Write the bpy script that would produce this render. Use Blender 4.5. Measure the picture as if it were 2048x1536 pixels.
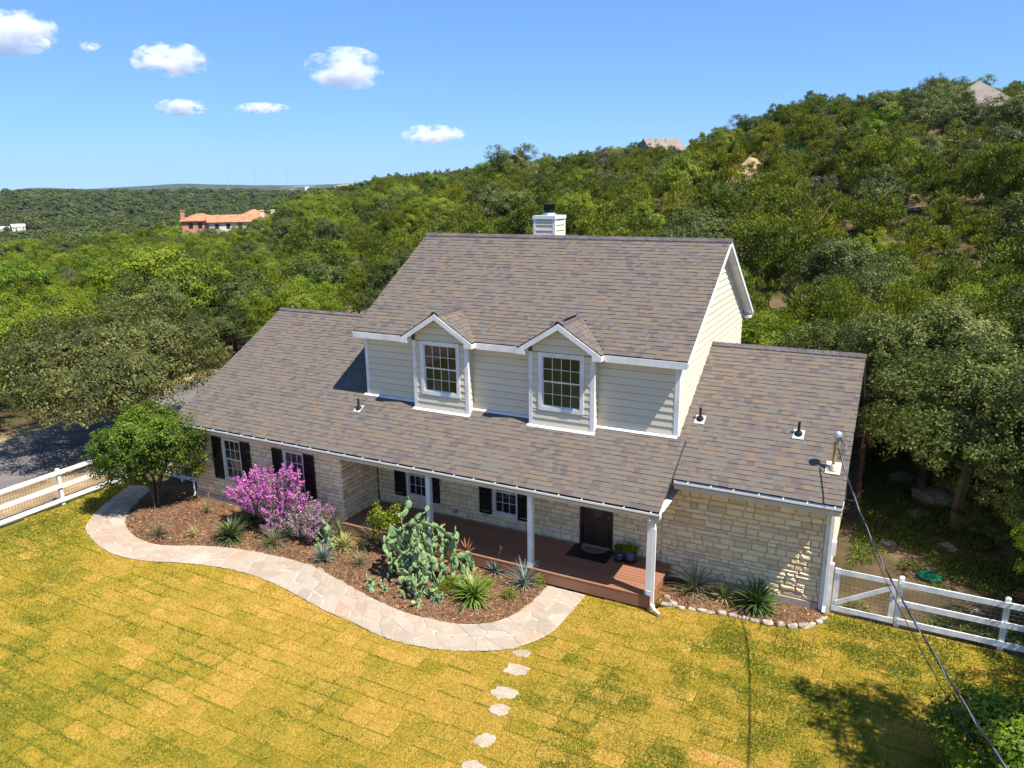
import bpy, math, random
import numpy as np
from mathutils import Vector, Matrix, Euler

for o in list(bpy.data.objects):
    bpy.data.objects.remove(o)
SC = bpy.context.scene
COL = SC.collection
rnd = random.Random(7)
RG = np.random.default_rng(11)
R = math.radians

# ------------------------------------------------------------------ camera, sky, sun, exposure
CAMP = np.array([4.8333, -18.5043, 10.4674])
YAW, PIT, ROL, FPX = 0.4804, 0.2577, -0.0122, 1497.92
_F = np.array([-math.sin(YAW) * math.cos(PIT), math.cos(YAW) * math.cos(PIT), -math.sin(PIT)])
_R = np.array([math.cos(YAW), math.sin(YAW), 0.0])
_U = np.cross(_R, _F)
_R2 = _R * math.cos(ROL) + _U * math.sin(ROL)
_U2 = -_R * math.sin(ROL) + _U * math.cos(ROL)
cam_d = bpy.data.cameras.new('camera')
cam_d.sensor_width = 36.0
cam_d.lens = FPX / 2048 * 36.0
cam_d.clip_start = 0.3
cam_d.clip_end = 40000
cam = bpy.data.objects.new('camera', cam_d)
COL.objects.link(cam)
M = Matrix.Identity(4)
for i in range(3):
    M[i][0], M[i][1], M[i][2], M[i][3] = _R2[i], _U2[i], -_F[i], CAMP[i]
cam.matrix_world = M
SC.camera = cam

SUN = Vector((1.0, -0.235, 1.68)).normalized()
world = bpy.data.worlds.new('World')
SC.world = world
world.use_nodes = True
wn = world.node_tree
bg = wn.nodes['Background']
sky = wn.nodes.new('ShaderNodeTexSky')
sky.sky_type = 'NISHITA'
sky.sun_disc = False
sky.sun_elevation = math.asin(SUN.z)
sky.sun_rotation = math.atan2(SUN.x, SUN.y)
sky.altitude = 250
sky.air_density = 1.0
sky.dust_density = 0.0
sky.ozone_density = 5.0
def sky_mul(src, col):
    m = wn.nodes.new('ShaderNodeMix'); m.data_type = 'RGBA'; m.blend_type = 'MULTIPLY'; m.inputs[0].default_value = 1.0
    m.inputs[7].default_value = (*col, 1); wn.links.new(src, m.inputs[6]); return m.outputs[2]
# even out the sky towards the horizon and deepen its blue, everywhere alike
gam = wn.nodes.new('ShaderNodeGamma'); gam.inputs[1].default_value = 0.65
wn.links.new(sky_mul(sky.outputs[0], (0.066, 0.077, 0.098)), gam.inputs[0])
wn.links.new(sky_mul(gam.outputs[0], (4.3, 6.2, 8.3)), bg.inputs[0])
bg.inputs[1].default_value = 0.10

sun_d = bpy.data.lights.new('sun', 'SUN')
sun_d.energy = 5.0
sun_d.angle = R(0.53)
sun_d.color = (1.0, 0.95, 0.87)
sun = bpy.data.objects.new('sun', sun_d)
sun.rotation_euler = SUN.to_track_quat('Z', 'Y').to_euler()
sun.location = (20, -10, 60)
COL.objects.link(sun)

SC.view_settings.view_transform = 'Standard'
SC.view_settings.look = 'None'
SC.view_settings.gamma = 1.0
SC.view_settings.exposure = 0.85
SC.render.engine = 'CYCLES'
SC.cycles.use_denoising = True
SC.cycles.max_bounces = 12
SC.cycles.diffuse_bounces = 6
SC.cycles.glossy_bounces = 2
SC.cycles.transmission_bounces = 4
SC.cycles.transparent_max_bounces = 8
SC.cycles.volume_bounces = 10
SC.cycles.volume_max_steps = 256

# ------------------------------------------------------------------ helpers
def prop(o, label=None, cat=None, group=None, kind=None):
    if label: o['label'] = label
    if cat: o['category'] = cat
    if group: o['group'] = group
    if kind: o['kind'] = kind
    return o

def link(name, data, parent=None, loc=None):
    o = bpy.data.objects.new(name, data)
    COL.objects.link(o)
    if parent is not None: o.parent = parent
    if loc is not None: o.location = loc
    return o

def empty(name, loc, label, cat, group=None, rz=0.0):
    o = link(name, None, None, loc)
    o.empty_display_size = 0.2
    o.rotation_euler.z = rz
    return prop(o, label, cat, group)

def mesh_np(name, V, Q, mat=None, tint=None, smooth=False):
    """V (n,3), Q (m,k) faces of one size, tint (m,) per face"""
    V = np.asarray(V, np.float32); Q = np.asarray(Q, np.int32)
    me = bpy.data.meshes.new(name)
    m, k = Q.shape
    me.vertices.add(len(V)); me.vertices.foreach_set('co', V.ravel())
    me.loops.add(m * k); me.loops.foreach_set('vertex_index', Q.ravel())
    me.polygons.add(m); me.polygons.foreach_set('loop_start', np.arange(0, m * k, k, dtype=np.int32))
    me.polygons.foreach_set('use_smooth', np.full(m, smooth, bool))
    me.update(calc_edges=True)
    if tint is not None:
        a = me.attributes.new('tint', 'FLOAT', 'FACE')
        a.data.foreach_set('value', np.asarray(tint, np.float32))
    if mat: me.materials.append(mat)
    return me

class MB:
    def __init__(s): s.v = []; s.f = []; s.t = []
    def add(s, V, F, t=0.5):
        b = len(s.v)
        s.v.extend([tuple(float(c) for c in p) for p in V])
        s.f.extend([tuple(b + i for i in f) for f in F]); s.t.extend([t] * len(F))
        return s
    def box(s, lo, hi, t=0.5, bev=0.0):
        x0, y0, z0 = lo; x1, y1, z1 = hi
        return s.add([(x0,y0,z0),(x1,y0,z0),(x1,y1,z0),(x0,y1,z0),(x0,y0,z1),(x1,y0,z1),(x1,y1,z1),(x0,y1,z1)], BOXF, t)
    def obox(s, O, a, b, c, t=0.5):
        """box from corner O spanned by vectors a, b, c"""
        O, a, b, c = [np.asarray(q, float) for q in (O, a, b, c)]
        V = [O, O+a, O+a+b, O+b, O+c, O+a+c, O+a+b+c, O+b+c]
        F = BOXF if np.dot(np.cross(a, b), c) > 0 else [f[::-1] for f in BOXF]
        return s.add(V, F, t)
    def bar(s, p, q, w, h, up=(0, 0, 1), t=0.5):
        p = np.asarray(p, float); q = np.asarray(q, float); d = q - p
        up = np.asarray(up, float); sd = np.cross(d, up); sd = sd / np.linalg.norm(sd)
        uu = np.cross(sd, d); uu /= np.linalg.norm(uu)
        return s.obox(p - sd*w/2 - uu*h/2, d, sd*w, uu*h, t)
    def tube(s, pts, rad, n=8, cap=True, t=0.5):
        V, Q = tube(pts, rad, n); b = len(V)
        F = [tuple(q) for q in Q]
        if cap: F += [tuple(range(n))[::-1], tuple(range(b - n, b))]
        return s.add(V, F, t)
    def lathe(s, prof, n=16, c=(0, 0, 0), t=0.5):
        V = []; F = []
        for r, z in prof:
            for i in range(n):
                a = 2*math.pi*i/n; V.append((c[0]+r*math.cos(a), c[1]+r*math.sin(a), c[2]+z))
        for j in range(len(prof)-1):
            for i in range(n):
                k = (i+1) % n; F.append((j*n+i, j*n+k, (j+1)*n+k, (j+1)*n+i))
        F.append(tuple(range(n))[::-1]); F.append(tuple(range((len(prof)-1)*n, len(prof)*n)))
        return s.add(V, F, t)
    def prism(s, poly, d, t=0.5):
        """poly: 3d points, d: extrude vector"""
        n = len(poly); P = [np.asarray(p, float) for p in poly]; d = np.asarray(d, float)
        V = P + [p + d for p in P]
        F = [tuple(range(n))[::-1], tuple(range(n, 2*n))] + [(i, (i+1) % n, n+(i+1) % n, n+i) for i in range(n)]
        return s.add(V, F, t)
    def mesh(s, name, mat, smooth=False):
        me = bpy.data.meshes.new(name)
        me.from_pydata(s.v, [], s.f); me.update()
        a = me.attributes.new('tint', 'FLOAT', 'FACE'); a.data.foreach_set('value', np.array(s.t, np.float32))
        if smooth: me.polygons.foreach_set('use_smooth', np.ones(len(s.f), bool))
        me.materials.append(mat)
        return me
    def build(s, name, mat, parent=None, loc=None, smooth=False):
        return link(name, s.mesh(name, mat, smooth), parent, loc)
BOXF = [(0,3,2,1),(4,5,6,7),(0,1,5,4),(1,2,6,5),(2,3,7,6),(3,0,4,7)]

def tube(pts, rad, n=8):
    P = np.asarray(pts, float); m = len(P)
    rad = np.broadcast_to(np.asarray(rad, float), (m,))
    T = np.gradient(P, axis=0) if m > 2 else np.repeat((P[1:]-P[:1]), m, 0)
    T /= np.linalg.norm(T, axis=1)[:, None] + 1e-9
    ref = np.array([0, 0, 1.0]) if abs(T[:, 2]).mean() < .9 else np.array([1.0, 0, 0])
    A = np.cross(T, ref); A /= np.linalg.norm(A, axis=1)[:, None] + 1e-9
    B = np.cross(T, A)
    an = np.linspace(0, 2*np.pi, n, endpoint=False)
    V = (P[:, None] + rad[:, None, None]*(A[:, None]*np.cos(an)[None, :, None] + B[:, None]*np.sin(an)[None, :, None])).reshape(-1, 3)
    i = np.arange(m-1)[:, None]*n; j = np.arange(n)[None]; k = (j+1) % n
    Q = np.stack([i+j, i+n+j, i+n+k, i+k], -1).reshape(-1, 4)
    return V, Q

def vnoise(x, y, sc, seed=0):
    x = np.asarray(x, float)*sc; y = np.asarray(y, float)*sc
    xi = np.floor(x).astype(np.int64); yi = np.floor(y).astype(np.int64)
    fx = x-xi; fy = y-yi; fx = fx*fx*(3-2*fx); fy = fy*fy*(3-2*fy)
    def h(a, b):
        n = (a*374761393 + b*668265263 + seed*1442695041) & 0x7fffffff
        n = ((n ^ (n >> 13))*1274126177) & 0x7fffffff
        return ((n ^ (n >> 16)) & 0xffff)/65535.0
    return (h(xi, yi)*(1-fx)+h(xi+1, yi)*fx)*(1-fy)+(h(xi, yi+1)*(1-fx)+h(xi+1, yi+1)*fx)*fy

# ------------------------------------------------------------------ materials
class NB:
    def __init__(s, name):
        s.m = bpy.data.materials.new(name); s.m.use_nodes = True
        s.t = s.m.node_tree; s.t.nodes.clear()
        s.out = s.t.nodes.new('ShaderNodeOutputMaterial')
    def n(s, ty, ins=None, **pr):
        nd = s.t.nodes.new(ty)
        for k, v in pr.items(): setattr(nd, k, v)
        for k, v in (ins or {}).items():
            sk = nd.inputs[k]
            if isinstance(v, bpy.types.NodeSocket): s.t.links.new(v, sk)
            else: sk.default_value = v
        return nd
    def attr(s, a='tint'): return s.n('ShaderNodeAttribute', attribute_name=a).outputs['Fac']
    def pos(s): return s.n('ShaderNodeNewGeometry').outputs['Position']
    def obj(s): return s.n('ShaderNodeTexCoord').outputs['Object']
    def noise(s, vec, scale, detail=4, rough=.55, out='Fac'):
        return s.n('ShaderNodeTexNoise', {'Vector': vec, 'Scale': scale, 'Detail': detail, 'Roughness': rough}).outputs[out]
    def scalev(s, vec, sc): return s.n('ShaderNodeMapping', {'Vector': vec, 'Scale': sc}).outputs[0]
    def ramp(s, fac, stops, interp='LINEAR'):
        nd = s.n('ShaderNodeValToRGB', {'Fac': fac}); cr = nd.color_ramp; cr.interpolation = interp
        while len(cr.elements) < len(stops): cr.elements.new(.5)
        for e, (p, c) in zip(cr.elements, stops): e.position = p; e.color = (c[0], c[1], c[2], 1)
        return nd.outputs[0]
    def mix(s, f, a, b, mode='MIX'):
        nd = s.n('ShaderNodeMix', data_type='RGBA', blend_type=mode)
        for sk, v in ((nd.inputs[0], f), (nd.inputs[6], a), (nd.inputs[7], b)):
            if isinstance(v, bpy.types.NodeSocket): s.t.links.new(v, sk)
            else: sk.default_value = v if isinstance(v, float) else (v[0], v[1], v[2], 1) if not isinstance(v, (int, float)) else v
        return nd.outputs[2]
    def math(s, op, a, b=0.0):
        nd = s.n('ShaderNodeMath', operation=op)
        for i, v in enumerate((a, b)):
            if isinstance(v, bpy.types.NodeSocket): s.t.links.new(v, nd.inputs[i])
            else: nd.inputs[i].default_value = v
        return nd.outputs[0]
    def bump(s, h, st=.3, d=.02): return s.n('ShaderNodeBump', {'Height': h, 'Strength': st, 'Distance': d}).outputs[0]
    def bsdf(s, col, rough=.7, normal=None, spec=.3, metal=0.0):
        ins = {'Roughness': rough, 'Metallic': metal, 'Specular IOR Level': spec}
        p = s.n('ShaderNodeBsdfPrincipled', ins)
        if isinstance(col, bpy.types.NodeSocket): s.t.links.new(col, p.inputs['Base Color'])
        else: p.inputs['Base Color'].default_value = (*col, 1)
        if normal is not None: s.t.links.new(normal, p.inputs['Normal'])
        s.t.links.new(p.outputs[0], s.out.inputs[0])
        return s.m

def simple(name, col, rough=.6, var=.12, nscale=6.0, spec=.3, metal=0.0, bump=0.0, fine=40.0):
    b = NB(name); p = b.pos()
    f = b.noise(p, nscale, 5)
    lo = tuple(c*(1-var*1.6) for c in col); hi = tuple(min(1, c*(1+var)) for c in col)
    c = b.ramp(f, [(.3, lo), (.7, hi)])
    nm = b.bump(b.noise(p, fine, 3), bump, .01) if bump else None
    return b.bsdf(c, rough, nm, spec, metal)

def leafmat(name, stops, hue_var=.25, trans=.35, rough=.55, spec=.25):
    """foliage: per-leaf tint x per-tree random, with light passing through"""
    b = NB(name)
    t = b.attr(); r = b.n('ShaderNodeObjectInfo').outputs['Random']
    f = b.math('ADD', b.math('MULTIPLY', t, 1-hue_var), b.math('MULTIPLY', r, hue_var))
    c = b.ramp(f, stops)
    p = b.n('ShaderNodeBsdfPrincipled', {'Base Color': c, 'Roughness': rough, 'Specular IOR Level': spec})
    tr = b.n('ShaderNodeBsdfTranslucent', {'Color': b.mix(1.0, c, (1.5, 1.45, .5), 'MULTIPLY')})
    m = b.n('ShaderNodeMixShader', {0: trans, 1: p.outputs[0], 2: tr.outputs[0]})
    b.t.links.new(m.outputs[0], b.out.inputs[0])
    return b.m

def mk_materials():
    m = {}
    # ground under the woods: leaf litter, dry earth
    b = NB('woodland_earth'); p = b.pos()
    f = b.noise(p, .35, 8, .65); f2 = b.noise(p, 7.0, 5, .7)
    c = b.mix(b.math('MULTIPLY', f2, .55), b.ramp(f, [(.33, (.04, .042, .016)), (.48, (.10, .07, .036)), (.64, (.22, .15, .085)), (.8, (.08, .07, .025))]), (.05, .04, .02))
    m['earth'] = b.bsdf(c, .95, b.bump(f2, .8, .06), .1)
    b = NB('bare_cut_soil'); p = b.pos(); f = b.noise(p, .5, 8, .65)
    m['soil'] = b.bsdf(b.ramp(f, [(0.3, (0.24, 0.152, 0.08)), (0.5, (0.4, 0.272, 0.152)), (0.7, (0.496, 0.368, 0.232))]), .95, b.bump(b.noise(p, 3, 5), .7, .2), .1)
    b = NB('lawn_thatch'); p = b.pos(); f = b.noise(p, 2.2, 6, .6); t = b.attr()
    c = b.ramp(b.math('ADD', b.math('MULTIPLY', t, .6), b.math('MULTIPLY', f, .4)), [(0.15, (0.13, 0.144, 0.015)), (0.45, (0.312, 0.222, 0.028)), (0.75, (0.494, 0.3, 0.07))])
    m['sod'] = b.bsdf(c, .95, b.bump(b.noise(p, 60, 3), .8, .02), .05)
    b = NB('grass_blade'); t = b.attr()
    c = b.ramp(t, [(0.0, (0.0851, 0.1454, 0.0153)), (0.28, (0.2005, 0.2241, 0.0229)), (0.5, (0.4071, 0.3212, 0.0343)), (0.72, (0.5832, 0.3817, 0.0761)), (1.0, (0.7776, 0.509, 0.2474))])
    pr = b.n('ShaderNodeBsdfPrincipled', {'Base Color': c, 'Roughness': .75, 'Specular IOR Level': .1})
    tr = b.n('ShaderNodeBsdfTranslucent', {'Color': c})
    mx = b.n('ShaderNodeMixShader', {0: .3, 1: pr.outputs[0], 2: tr.outputs[0]}); b.t.links.new(mx.outputs[0], b.out.inputs[0]); m['grass'] = b.m
    b = NB('mulch'); p = b.pos(); f = b.noise(p, 1.1, 6, .6); f2 = b.noise(p, 30, 4, .7)
    c = b.mix(b.math('MULTIPLY', f2, .6), b.ramp(f, [(.3, (.16, .085, .042)), (.55, (.25, .135, .068)), (.75, (.31, .185, .098))]), (.13, .068, .036))
    m['mulch'] = b.bsdf(c, .95, b.bump(f2, 1., .04), .1)
    b = NB('mulch_chip'); t = b.attr()
    m['chip'] = b.bsdf(b.ramp(t, [(0, (.10, .05, .025)), (.5, (.20, .105, .052)), (.88, (.28, .16, .085)), (1, (.40, .27, .16))]), .9)
    b = NB('flagstone'); p = b.pos(); t = b.attr(); f = b.noise(p, 2.6, 7, .6); f2 = b.noise(p, 13, 6, .65)
    c = b.ramp(t, [(0.0, (0.325, 0.2652, 0.1959)), (0.25, (0.3851, 0.3204, 0.2455)), (0.42, (0.3723, 0.2779, 0.1959)), (0.58, (0.4109, 0.3416, 0.262)), (0.74, (0.3122, 0.2567, 0.1917)), (0.88, (0.3851, 0.2652, 0.1793)), (1.0, (0.4539, 0.3967, 0.324))])
    c = b.mix(b.ramp(f, [(.48, (0, 0, 0)), (.66, (.4, .4, .4))]), c, (.50, .42, .33))
    c = b.mix(b.ramp(f2, [(.5, (0, 0, 0)), (.72, (.6, .6, .6))]), c, (.33, .22, .13))
    m['flag'] = b.bsdf(c, .85, b.bump(f2, .5, .015), .2)
    m['mortar_path'] = simple('path_mortar', (.50, .415, .335), .95, .2, 5, bump=.5)
    b = NB('asphalt'); p = b.pos(); f = b.noise(p, .6, 6, .6)
    c = b.ramp(f, [(.3, (.12, .108, .10)), (.6, (.175, .155, .14)), (.8, (.22, .19, .165))])
    m['asphalt'] = b.bsdf(c, .9, b.bump(b.noise(p, 50, 3), .4, .01), .2)
    m['verge'] = simple('dry_verge', (.33, .23, .12), .95, .35, .8, bump=.6, fine=20)
    # limestone
    b = NB('limestone'); p = b.pos(); t = b.attr(); f = b.noise(p, 3, 6, .6); f2 = b.noise(p, 18, 6, .7)
    c = b.ramp(t, [(0, (0.6372, 0.4753, 0.2728)), (0.35, (0.8865, 0.6873, 0.4202)), (0.7, (0.95, 0.7837, 0.4912)), (0.93, (0.9142, 0.6809, 0.3821)), (1.0, (0.7757, 0.5011, 0.1965))])
    c = b.mix(b.ramp(f, [(.48, (0, 0, 0)), (.72, (.4, .4, .4))]), c, (.72, .56, .34))
    c = b.mix(b.ramp(f2, [(.52, (0, 0, 0)), (.78, (.4, .4, .4))]), c, (.56, .46, .32))
    m['lime'] = b.bsdf(c, .9, b.bump(b.noise(p, 14, 7, .65), .7, .03), .15)
    m['mortar'] = simple('wall_mortar', (.56, .45, .31), .95, .2, 8, bump=.6)
    m['concrete'] = simple('concrete', (.42, .37, .30), .9, .15, 3, bump=.3)
    # shingles
    b = NB('asphalt_shingle'); p = b.pos(); t = b.attr(); f = b.noise(p, 90, 2, .7); f2 = b.noise(p, 1.3, 4)
    c = b.ramp(t, [(0, (0.1075, 0.089, 0.0807)), (0.16, (0.13, 0.1055, 0.0935)), (0.32, (0.1487, 0.1228, 0.101)), (0.48, (0.154, 0.1342, 0.1084)), (0.62, (0.1435, 0.1312, 0.107)), (0.74, (0.1638, 0.1266, 0.092)), (0.86, (0.1861, 0.1342, 0.0906)), (0.95, (0.1263, 0.1055, 0.0979)), (1, (0.1937, 0.1326, 0.086))])
    c = b.mix(b.ramp(f, [(.35, (.3, .3, .3)), (.5, (0, 0, 0))]), c, (.08, .07, .066))
    c = b.mix(b.math('MULTIPLY', f2, .22), c, (.12, .105, .10))
    m['shingle'] = b.bsdf(c, .92, b.bump(f, .6, .006), .12)
    m['roofdeck'] = simple('roof_underlay', (.05, .045, .045), .95)
    m['cap'] = simple('ridge_cap_shingle', (.105, .090, .092), .92, .25, 3, bump=.4, fine=90)
    # lap siding paint (two facings look different only through the light)
    b = NB('lap_siding'); p = b.pos(); t = b.attr()
    f = b.noise(b.scalev(p, (1.5, 1.5, 22)), 3, 4)
    c = b.mix(b.math('MULTIPLY', f, .25), b.ramp(t, [(0, (.64, .57, .425)), (1, (.70, .62, .465))]), (.59, .52, .39))
    m['siding'] = b.bsdf(c, .6, b.bump(f, .15, .004), .3)
    m['sheath_shade'] = simple('siding_gap_shade', (.17, .155, .11), .9, .1, 4)  # wall body toned dark to paint in shadow lines between lap boards
    m['white'] = simple('white_trim_paint', (.74, .735, .71), .5, .10, 2.5)
    m['fencewhite'] = simple('white_fence_paint', (.76, .745, .71), .6, .16, 3.5, bump=.2)
    m['gutter'] = simple('gutter_enamel', (.78, .77, .73), .35, .05, 3, spec=.5)
    m['gutterfill'] = simple('gutter_dark_fill', (.045, .035, .025), .95, .3, 20, bump=.6)
    m['beige'] = simple('beige_soffit_paint', (.60, .53, .42), .7, .06)
    b = NB('deck_stain'); p = b.pos(); t = b.attr(); f = b.noise(b.scalev(p, (1.2, 14, 14)), 3, 5)
    m['deck'] = b.bsdf(b.mix(b.math('MULTIPLY', f, .5), b.ramp(t, [(0, (.275, .125, .072)), (1, (.36, .175, .105))]), (.21, .09, .05)), .6, b.bump(f, .25, .005), .3)
    m['shutter'] = simple('espresso_shutter', (.014, .0085, .0075), .7, .3, 8)
    b = NB('window_glass'); p = b.pos(); f = b.math('ADD', b.math('MULTIPLY', b.noise(p, 1.7, 3), .6), b.math('MULTIPLY', b.n('ShaderNodeObjectInfo').outputs['Random'], .45))
    m['glass'] = b.bsdf(b.ramp(f, [(.3, (.004, .005, .006)), (.6, (.018, .019, .019)), (.85, (.07, .072, .068))]), .03, None, .6)  # paler tones painted in as reflections on the opaque panes
    m['room'] = simple('dim_room', (.02, .018, .016), .9)
    m['door'] = simple('dark_stained_door', (.035, .02, .013), .4, .35, 6, spec=.5)
    m['oval'] = simple('leaded_door_glass', (.06, .05, .04), .15, .5, 25, spec=.6)
    m['black'] = simple('black_rubber', (.012, .012, .013), .7, .3, 20)
    m['matbeige'] = simple('coir', (.27, .16, .105), .95, .15, 40)
    m['lead'] = simple('vent_flashing', (.62, .60, .58), .45, .2, 10, metal=.4)
    m['galv'] = simple('galvanised_steel', (.50, .50, .50), .4, .15, 8, metal=.7)
    m['brass'] = simple('painted_conduit', (.42, .28, .11), .5, .1, 6)
    m['cream'] = simple('cream_flashing', (.66, .50, .36), .6, .1, 6)
    m['cable'] = simple('cable_sheath', (.035, .033, .035), .5, .3, 3)
    m['alucable'] = simple('bare_aluminium_cable', (.42, .41, .40), .45, .2, 3, metal=.5)
    m['wire'] = simple('welded_wire', (.20, .20, .19), .5, .2, 5, metal=.5)
    m['cedar'] = simple('cedar_board', (.26, .105, .05), .75, .35, 5, bump=.3)
    m['bluepot'] = simple('blue_glaze', (.018, .055, .16), .18, .5, 9, spec=.6)
    m['brownpot'] = simple('brown_glaze', (.10, .045, .022), .25, .4, 9, spec=.5)
    m['greenpot'] = simple('green_glaze', (.065, .15, .07), .18, .45, 12, spec=.6)
    m['greenlid'] = simple('green_plastic', (.006, .11, .055), .4, .1, 4)
    m['rock'] = simple('field_limestone', (.42, .35, .265), .9, .35, 6, bump=.7, fine=16)
    m['bark'] = simple('bark', (.10, .075, .055), .95, .35, 9, bump=.9, fine=22)
    m['barkred'] = simple('juniper_bark', (.16, .095, .06), .95, .35, 9, bump=.9, fine=22)
    m['twig'] = simple('grey_twig', (.20, .16, .135), .95, .3, 9)
    # foliage
    m['juniper'] = leafmat('juniper_leaf', [(0.0, (0.0306, 0.0454, 0.0041)), (0.3, (0.0733, 0.1015, 0.0061)), (0.6, (0.1375, 0.1681, 0.0102)), (1.0, (0.2598, 0.2536, 0.0183))], .30, .22)
    m['oak'] = leafmat('live_oak_leaf', [(0.0, (0.0203, 0.0339, 0.0068)), (0.35, (0.0565, 0.0791, 0.0136)), (0.65, (0.1186, 0.1469, 0.0271)), (1.0, (0.2938, 0.2994, 0.0847))], .25, .25)
    m['elm'] = leafmat('elm_leaf', [(0.0, (0.0575, 0.088, 0.005)), (0.35, (0.1265, 0.176, 0.007)), (0.65, (0.207, 0.253, 0.01)), (1.0, (0.3335, 0.352, 0.02))], .25, .32)
    m['olive'] = leafmat('olive_leaf', [(0.0, (0.0565, 0.0756, 0.0049)), (0.35, (0.1259, 0.151, 0.0067)), (0.65, (0.1952, 0.2112, 0.0086)), (1.0, (0.3274, 0.2868, 0.0144))], .3, .25)
    m['grey'] = leafmat('bare_twig_leaf', [(0.0, (0.07, 0.06, 0.0324)), (0.5, (0.15, 0.125, 0.072)), (1.0, (0.24, 0.2, 0.1188))], .3, .1)
    m['bright'] = leafmat('glossy_green_leaf', [(0.0, (0.0345, 0.0682, 0.004)), (0.4, (0.0978, 0.165, 0.006)), (0.7, (0.1898, 0.275, 0.012)), (1.0, (0.345, 0.407, 0.03))], .05, .3)
    m['young'] = leafmat('young_tree_leaf', [(.0, (.022, .045, .003)), (.4, (.062, .108, .005)), (.7, (.125, .185, .009)), (1., (.24, .29, .02))], .05, .28)
    m['oak_light'] = leafmat('pale_oak_leaf', [(0.0, (0.034, 0.042, 0.01)), (0.35, (0.085, 0.096, 0.022)), (0.65, (0.165, 0.172, 0.042)), (1.0, (0.31, 0.295, 0.1))], .1, .28)  # lighter, greyer leaf tones than the other live oaks
    m['farleaf'] = leafmat('far_wood_leaf', [(0.0, (0.0298, 0.0461, 0.0124)), (0.35, (0.061, 0.0841, 0.0199)), (0.65, (0.1058, 0.1302, 0.0286)), (1.0, (0.1898, 0.2034, 0.0373))], .45, .15)
    m['sage_leaf'] = leafmat('silver_sage_leaf', [(.0, (.10, .115, .065)), (.5, (.21, .225, .145)), (1., (.36, .36, .26))], .05, .15)
    m['sage_flower'] = leafmat('purple_sage_flower', [(0.0, (0.275, 0.0473, 0.26)), (0.4, (0.5, 0.1013, 0.45)), (0.75, (0.65, 0.2025, 0.54)), (1.0, (0.825, 0.4455, 0.6))], .02, .2)
    m['sage_pink'] = leafmat('pale_pink_sage_flower', [(.0, (.33, .10, .30)), (.5, (.46, .20, .42)), (1., (.60, .38, .52))], .02, .2)
    m['yucca'] = leafmat('yucca_leaf', [(.0, (.020, .042, .012)), (.5, (.065, .115, .028)), (1., (.17, .225, .055))], .15, .12, .4, .4)
    m['yucca_lime'] = leafmat('light_yucca_leaf', [(.0, (.06, .11, .016)), (.5, (.15, .24, .035)), (1., (.30, .36, .08))], .1, .15, .4, .4)
    m['varieg'] = leafmat('variegated_leaf', [(.0, (.09, .13, .035)), (.45, (.27, .28, .08)), (1., (.62, .52, .22))], .1, .15, .4, .4)
    m['agave'] = leafmat('blue_agave_leaf', [(.0, (.06, .095, .075)), (.5, (.145, .20, .165)), (1., (.26, .32, .26))], .1, .05, .5, .3)
    m['drygrass'] = leafmat('red_yucca_leaf', [(.0, (.05, .065, .028)), (.5, (.135, .145, .065)), (1., (.28, .26, .13))], .15, .1)
    m['stalk'] = simple('dry_stalk', (.28, .13, .08), .9, .3, 8)
    m['weed'] = leafmat('ground_cover_leaf', [(.0, (.03, .055, .006)), (.5, (.085, .13, .010)), (1., (.21, .25, .03))], .1, .25)
    b = NB('prickly_pear_skin'); p = b.pos(); o = b.n('ShaderNodeObjectInfo').outputs['Random']; f = b.noise(p, 5, 4)
    dots = b.n('ShaderNodeTexVoronoi', {'Vector': p, 'Scale': 22.0}).outputs['Distance']
    c = b.ramp(b.math('ADD', b.math('MULTIPLY', o, .6), b.math('MULTIPLY', f, .4)), [(.1, (.115, .185, .080)), (.45, (.170, .260, .110)), (.75, (.235, .320, .130)), (1., (.32, .38, .14))])
    c = b.mix(b.ramp(dots, [(.08, (.6, .6, .6)), (.2, (0, 0, 0))]), c, (.30, .30, .15))
    m['cactus'] = b.bsdf(c, .55, None, .3)
    m['fruit'] = simple('cactus_bud', (.42, .44, .16), .5, .2, 20)
    # far buildings
    m['stucco'] = simple('pale_stucco', (.62, .55, .44), .9, .1, .6)
    m['stuccored'] = simple('terracotta_stucco', (.46, .235, .14), .9, .15, .6)
    m['tile'] = simple('terracotta_tile', (.48, .20, .105), .85, .25, .8, bump=.3, fine=3)
    m['greyroof'] = simple('weathered_shingle', (.24, .20, .17), .9, .15, .7)
    m['metalroof'] = simple('white_metal_roof', (.72, .73, .74), .4, .08, .3)
    m['darkwood'] = simple('dark_cladding', (.05, .045, .045), .7)
    m['farglass'] = simple('far_window_glass', (.02, .025, .03), .1, .2, .5, spec=.6)
    b = NB('far_hill'); p = b.pos(); f = b.noise(p, .012, 8, .7); f2 = b.noise(p, .0016, 4)
    c = b.ramp(f, [(.3, (.018, .030, .014)), (.55, (.045, .062, .022)), (.75, (.085, .10, .035))])
    c = b.mix(b.ramp(f2, [(.60, (0, 0, 0)), (.66, (.8, .8, .8))]), c, (.38, .33, .24))
    m['farhill'] = b.bsdf(c, .95)
    m['steel'] = simple('tower_steel', (.30, .30, .32), .6)
    return m
MT = mk_materials()

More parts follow.
